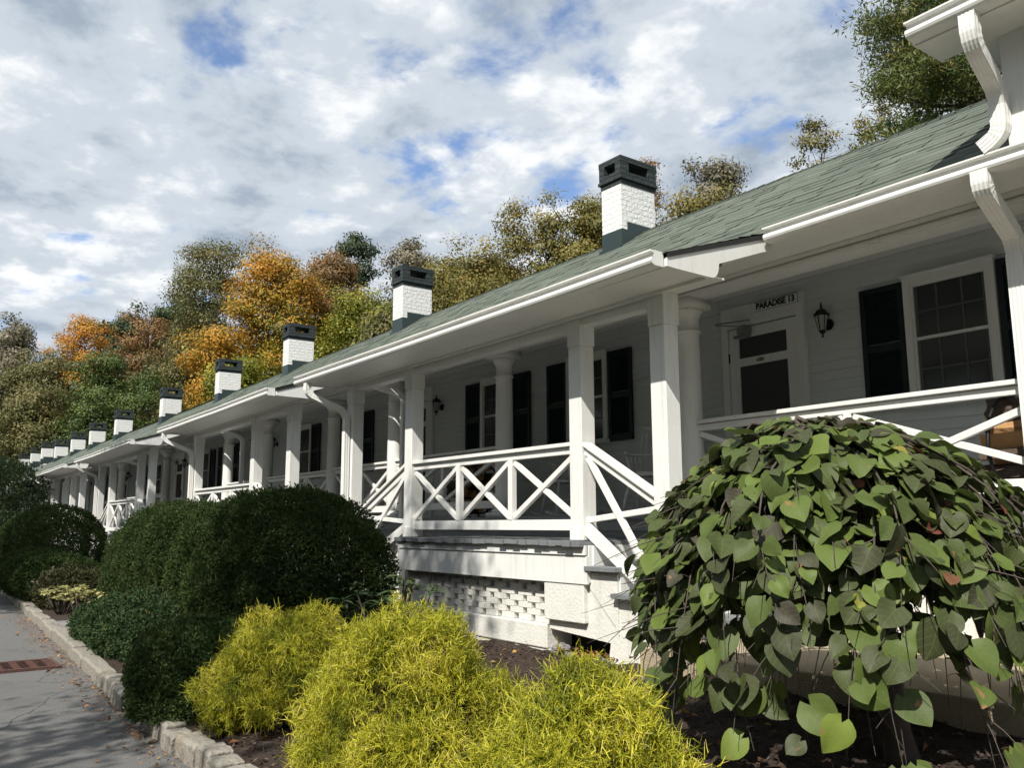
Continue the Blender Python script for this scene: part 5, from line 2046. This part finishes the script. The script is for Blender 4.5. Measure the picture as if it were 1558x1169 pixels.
for k in range(NS):
    a = 2 * math.pi * (k * .618034) + g.uniform(-.15, .15)
    ca, sa = math.cos(a), math.sin(a)
    # reach in world x,y: about .75 m, a little further to the right (+x)
    f = g.uniform(.35, 1.0) ** .6
    reach = (.95 + .10 * max(0, .585 * ca + .811 * sa)) * f
    drop = g.uniform(.90, 1.55) * (0.5 + .5 * f) + .1
    if sa > .5:
        drop *= .8
    top = CT + np.array([ca * .15 * g.random(), sa * .15 * g.random(), g.uniform(-.08, .03)])
    pts = []
    for i in range(9):
        s = i / 8
        r_ = reach * math.sin(min(1, s * 1.1) * math.pi / 2)
        z = .065 * math.sin(min(1, s * 3.2) * math.pi * .5) - drop * s ** 1.32
        w = .05 * math.sin(s * 7 + k)
        pts.append(top + np.array([ca * r_ - sa * w, sa * r_ + ca * w, z]) + g.normal(size=3) * .008)
    strands.append((np.array(pts), a))
    mb.tube([tuple(p - TB) for p in pts], [.0085 - .0070 * i / 8 for i in range(9)], 5, caps=False)
    # thin side twigs, some bare ones reaching past the leaves
    for q in range(3):
        i = int(g.integers(3, 8))
        p = pts[i]
        e = p + np.array([ca * .14 + g.normal() * .10, sa * .14 + g.normal() * .10, -g.uniform(.02, .22)])
        mb.tube([tuple(p - TB), tuple((p + e) / 2 - TB + [0, 0, .012]), tuple(e - TB)], [.0034, .0026, .0012], 4, caps=False)
for (dx, dy, z0, ex, ey, ez) in ((-.62, -.55, -.85, -.32, -.32, -.14), (-.66, -.45, -.75, -.36, -.22, -.22), (-.58, -.58, -.98, -.30, -.3, -.16), (-.50, -.60, -1.05, -.18, -.34, -.28)):
    p = CT + np.array([dx, dy, z0])
    mb.tube([tuple(p - TB + [.12, .1, .12]), tuple(p - TB), tuple(p - TB + [ex, ey, ez])], [.004, .003, .001], 4, caps=False)
for q in range(5):
    a = q * 1.25 + .4
    p0 = CT + np.array([-.06, 0, -.06])
    pts = [p0 + np.array([math.cos(a) * .30 * t + .05 * math.sin(9 * t + q), math.sin(a) * .30 * t + .05 * math.cos(8 * t + q), .10 * math.sin(t * 3.0) + .025 * math.sin(14 * t + q)]) for t in np.linspace(0, 1, 10)]
    mb.tube([tuple(p - TB) for p in pts], [.020 - .0012 * i for i in range(10)], 7, caps=False)
put('branches', mb, M['bark'], tree, smooth=True)


def heart_leaves(P, D, Nn, Ls, v):
    """curved heart shaped leaves: P base, D direction of the tip, Nn upper side"""
    D = norm(D)
    s = norm(np.cross(D, Nn))
    n2 = np.cross(s, D)
    k = len(P)
    rows = [(-.10, .50, .30), (.02, .86, .40), (.16, 1.0, .47), (.34, 1.0, .46), (.52, .90, .40), (.70, .68, .30), (.86, .38, .17), (1.0, .04, .02)]
    cols = (-1.0, -.5, 0.0, .5, 1.0)
    curl = g.uniform(-.55, .12, k)[:, None]
    fold = g.uniform(-.12, .55, k)[:, None]
    ph = g.uniform(0, 6.28, k)[:, None]
    L_ = np.asarray(Ls)[:, None]
    V, UV = [], []
    for (f, w, ww) in rows:
        for c in cols:
            hw = .53 * w * c
            ff = f
            if f < .05:
                ff = f + .12 * (1 - abs(abs(c) - .55) * 1.6) * (-1 if f < 0 else -.3) + (.14 if c == 0 else 0)
            z = fold * abs(hw) + curl * ff * ff + .035 * np.sin(ph + ff * 6 + hw * 5) + .03 * np.sin(2 * ph + hw * 11)
            V.append(P + D * L_ * ff + s * L_ * hw + n2 * L_ * z)
            UV.append((hw, ff))
    V = np.stack(V, 1)
    nv = len(UV)
    q = []
    for r_ in range(len(rows) - 1):
        for c in range(4):
            a = r_ * 5 + c
            q.append((a, a + 1, a + 6, a + 5))
    F = (np.arange(k)[:, None, None] * nv + np.array(q)[None]).reshape(-1, 4)
    uv = np.tile(np.array(UV), (k, 1))
    return V.reshape(-1, 3), F, np.repeat(v, len(q)), uv


P, D, Nn, Ls = [], [], [], []
petiole = MB()
for pts, a in strands:
    out = np.array([math.cos(a), math.sin(a), 0])
    side = np.array([-math.sin(a), math.cos(a), 0])
    for i in range(1, 9):
        nl = 1 if i < 3 else 2
        for _ in range(nl):
            if g.random() < .10 or (i == 8 and g.random() < .45):
                continue
            s = i - g.random()
            j = int(s)
            p = pts[j] + (pts[min(8, j + 1)] - pts[j]) * (s - j)
            tang = norm(pts[min(8, j + 1)] - pts[j])
            sg_ = 1 if g.random() < .5 else -1
            hang = min(1, max(0, (i - 2) / 6))
            d = norm(out * (.85 - .40 * hang) + side * sg_ * g.uniform(.1, .8) + np.array([0, 0, -.24 - .52 * hang]) + g.normal(size=3) * .25)
            nrm_ = norm(out * (.28 + .62 * hang) + np.array([0, 0, 1.0 - .42 * hang]) + g.normal(size=3) * .30)
            st_ = p + out * g.uniform(.02, .075) + np.array([0, 0, .015]) + side * sg_ * .03
            P.append(st_)
            D.append(d)
            Nn.append(nrm_)
            Ls.append((.068 + .078 * g.random() ** 1.3 + .016 * hang) * (1.0 if g.random() < .85 else .65))
            petiole.tube([tuple(p - TB), tuple((p + st_) / 2 - TB + [0, 0, .006]), tuple(st_ - TB)], [.0014, .0012, .0011], 4, caps=False)
P, D, Nn, Ls = map(np.array, (P, D, Nn, Ls))
v = np.clip(g.beta(2.2, 2.4, len(P)) * .92, 0, .92)
old = g.random(len(P)) < .035
v[old] = g.uniform(.93, 1.0, old.sum())
Ls[old] *= .62
V, F, vv, uv = heart_leaves(P - TB, D, Nn, Ls, v)
np_obj('leaves', V, F, RB, tree, vv, uv=uv, smooth=True)
put('leaf_stalks', petiole, M['twig'], tree)
print('redbud leaves', len(P))

# ------------------------------------------------------------------ small things on the ground
gr = thing('drain_grate', 'rusty iron drain grate set in the road beside the kerb', 'drain grate', (-10.95, 1.20, -1.486))
mb = MB()
for a in ((-.34, .34, -.52, -.48), (-.34, .34, .48, .52), (-.34, -.30, -.48, .48), (.30, .34, -.48, .48)):
    mb.box(a[0], a[1], a[2], a[3], -.03, .012)
put('frame', mb, M['rust'], gr)
mb = MB()
for k in range(7):
    x = -.30 + .60 * (k + .5) / 7
    pts = [(x + .026 * (-1) ** j, -.48 + .96 * j / 12, .0) for j in range(13)]
    for p, q in zip(pts[:-1], pts[1:]):
        mb.beam(p, q, .018, .02)
put('bars', mb, M['rust'], gr)
mb = MB()
mb.box(-.30, .30, -.48, .48, -.014, -.0095)  # flat plate on the road, coloured dark for the shade down the drain
put('sump_shade_plate', mb, M['dark'], gr)

for (x, y, sx, sy, rz, lab) in ((-13.6, 2.35, .32, .22, .2, 'flat grey paving stone lying in the bed by the far kerb'),):
    mb = MB()
    mb.prism_x([(-sy, 0), (sy, 0), (sy * .95, .06), (-sy * .97, .065)], -sx, sx)
    tag(put('paving_stone', mb, M['stone'], None, (x, y, -1.385), (0, 0, rz), bevel=.01), lab, 'stone')


def rock(seed, r):
    g = random.Random(seed)
    import bmesh
    bm = bmesh.new()
    bmesh.ops.create_icosphere(bm, subdivisions=3, radius=r)
    ax = Vector((g.uniform(.8, 1.3), g.uniform(.7, 1.1), g.uniform(.45, .75)))
    for v_ in bm.verts:
        p = v_.co.normalized()
        w = 1 + .22 * math.sin(p.x * 4 + seed) * math.sin(p.y * 5 + 2 * seed) + .10 * math.sin(p.z * 9 + p.x * 7)
        v_.co = Vector((v_.co.x * ax.x, v_.co.y * ax.y, v_.co.z * ax.z)) * w
    me = bpy.data.meshes.new('rock')
    bm.to_mesh(me)
    bm.free()
    me.materials.append(M['stone'])
    return me


for i, (x, y, r, lab) in enumerate(((-6.20, 5.0, .085, 'grey rock at the left of the hollow under the stair'), (-5.98, 4.93, .07, 'small grey rock in front of the hollow under the stair'),
                                    (-5.62, 4.96, .065, 'grey rock at the right of the hollow under the stair'))):
    tag(link('rock', rock(i + 3, r), None, (x, y, float(bed_z(x, y)) + r * .25), (0, 0, i)), lab, 'rock')

# mulch chips and fallen leaves nobody could count
g = np.random.default_rng(61)
n = 26000
X = g.uniform(-9.5, -.6, n)
Y = curb_y(X) + .18 + g.random(n) * (4.95 - curb_y(X) - .2)
Zb = bed_z(X, Y)
C = np.stack([X, Y, Zb + .006], 1)
d = norm(g.normal(size=(n, 3)) * [1, 1, .28])
nr = norm(g.normal(size=(n, 3)) * .35 + [0, 0, 1])
L = g.uniform(.02, .06, n)
V, F = leaf_quads(C, d, nr, L, L * g.uniform(.15, .4, n))
o = np_obj('mulch', V, F, M['chip'], None, g.random(n) ** 1.6)
o['kind'] = 'stuff'
FALL = leaf_mat('fallen_leaves', [(0.0, (.10, .055, .03)), (0.4, (.24, .115, .05)), (0.75, (.38, .17, .055)), (1.0, (.46, .30, .09))], .15, rough=.7)
n = 1500
X = -5.2 - 12 * g.random(n) ** .9
Y = curb_y(X) - np.abs(g.normal(size=n)) * .14 - .01
Zz = np.full(n, -1.492) + g.random(n) * .012
n2 = 240
X2 = g.uniform(-9, -.8, n2)
Y2 = curb_y(X2) + .2 + g.random(n2) * (4.9 - curb_y(X2) - .2)
n3 = 60
X3 = g.normal(size=n3) * .22 - 5.85
Y3 = 5.02 + np.abs(g.normal(size=n3)) * .10 - .12
X, Y, Zz = np.concatenate([X, X2, X3]), np.concatenate([Y, Y2, Y3]), np.concatenate([Zz, bed_z(X2, Y2) + .02, bed_z(X3, Y3) + .05])
n = len(X)
C = np.stack([X, Y, Zz], 1)
d = norm(g.normal(size=(n, 3)) * [1, 1, .25])
nr = norm(g.normal(size=(n, 3)) * .35 + [0, 0, 1])
L = np.concatenate([g.uniform(.012, .026, 1500) * (1 + 1.4 * (g.random(1500) < .12)), g.uniform(.03, .09, n2), g.uniform(.04, .09, n3)])
V, F = leaf_quads(C, d, nr, L, L * g.uniform(.45, .8, n), .18)
o = np_obj('fallen_leaves', V, F, FALL, None, g.random(n))
o['kind'] = 'stuff'

# ------------------------------------------------------------------ trees across the road, outside the picture: they shade the bed, the road and the porch
make_tree('roadside_tree', 'leafy tree across the road shading the near yews', (-3.6, -4.9, -1.5), 12.8, 2.0, 'green', 201, low=.40, clumps=110, per=60, leaf=.15, group='roadside trees across the road')
make_tree('roadside_tree', 'leafy tree across the road shading the far yews', (-17.2, -5.6, -1.5), 14.2, 4.3, 'green', 202, low=.32, clumps=230, per=60, leaf=.22, group='roadside trees across the road')
src = make_tree('roadside_tree', 'tall dark tree added out of view across the road to dim the porch', (-2.0, -17.0, -1.5), 12.5, 5.0, 'dark_green', 203, low=.04, clumps=210, per=55, leaf=.42, sig=.8, trunk=.25, group='wood across the road')  # unseen trees, added with their copies to keep low sky light off the porch
kids = list(src.children)
gq = random.Random(4)
for k, (x, y) in enumerate(((-11, -18), (-20, -17), (-29, -18.5), (-38, -18), (-48, -19), (-58, -18), (7, -16.5), (16, -15), (23, -9))):
    c = src.copy()
    S.collection.objects.link(c)
    c.location = (x, y, -1.5)
    c.rotation_euler = (0, 0, gq.uniform(0, 6.28))
    s = gq.uniform(.88, 1.0)
    c.scale = (s, s, s)
    for ch in kids:
        q = ch.copy()
        S.collection.objects.link(q)
        q.parent = c
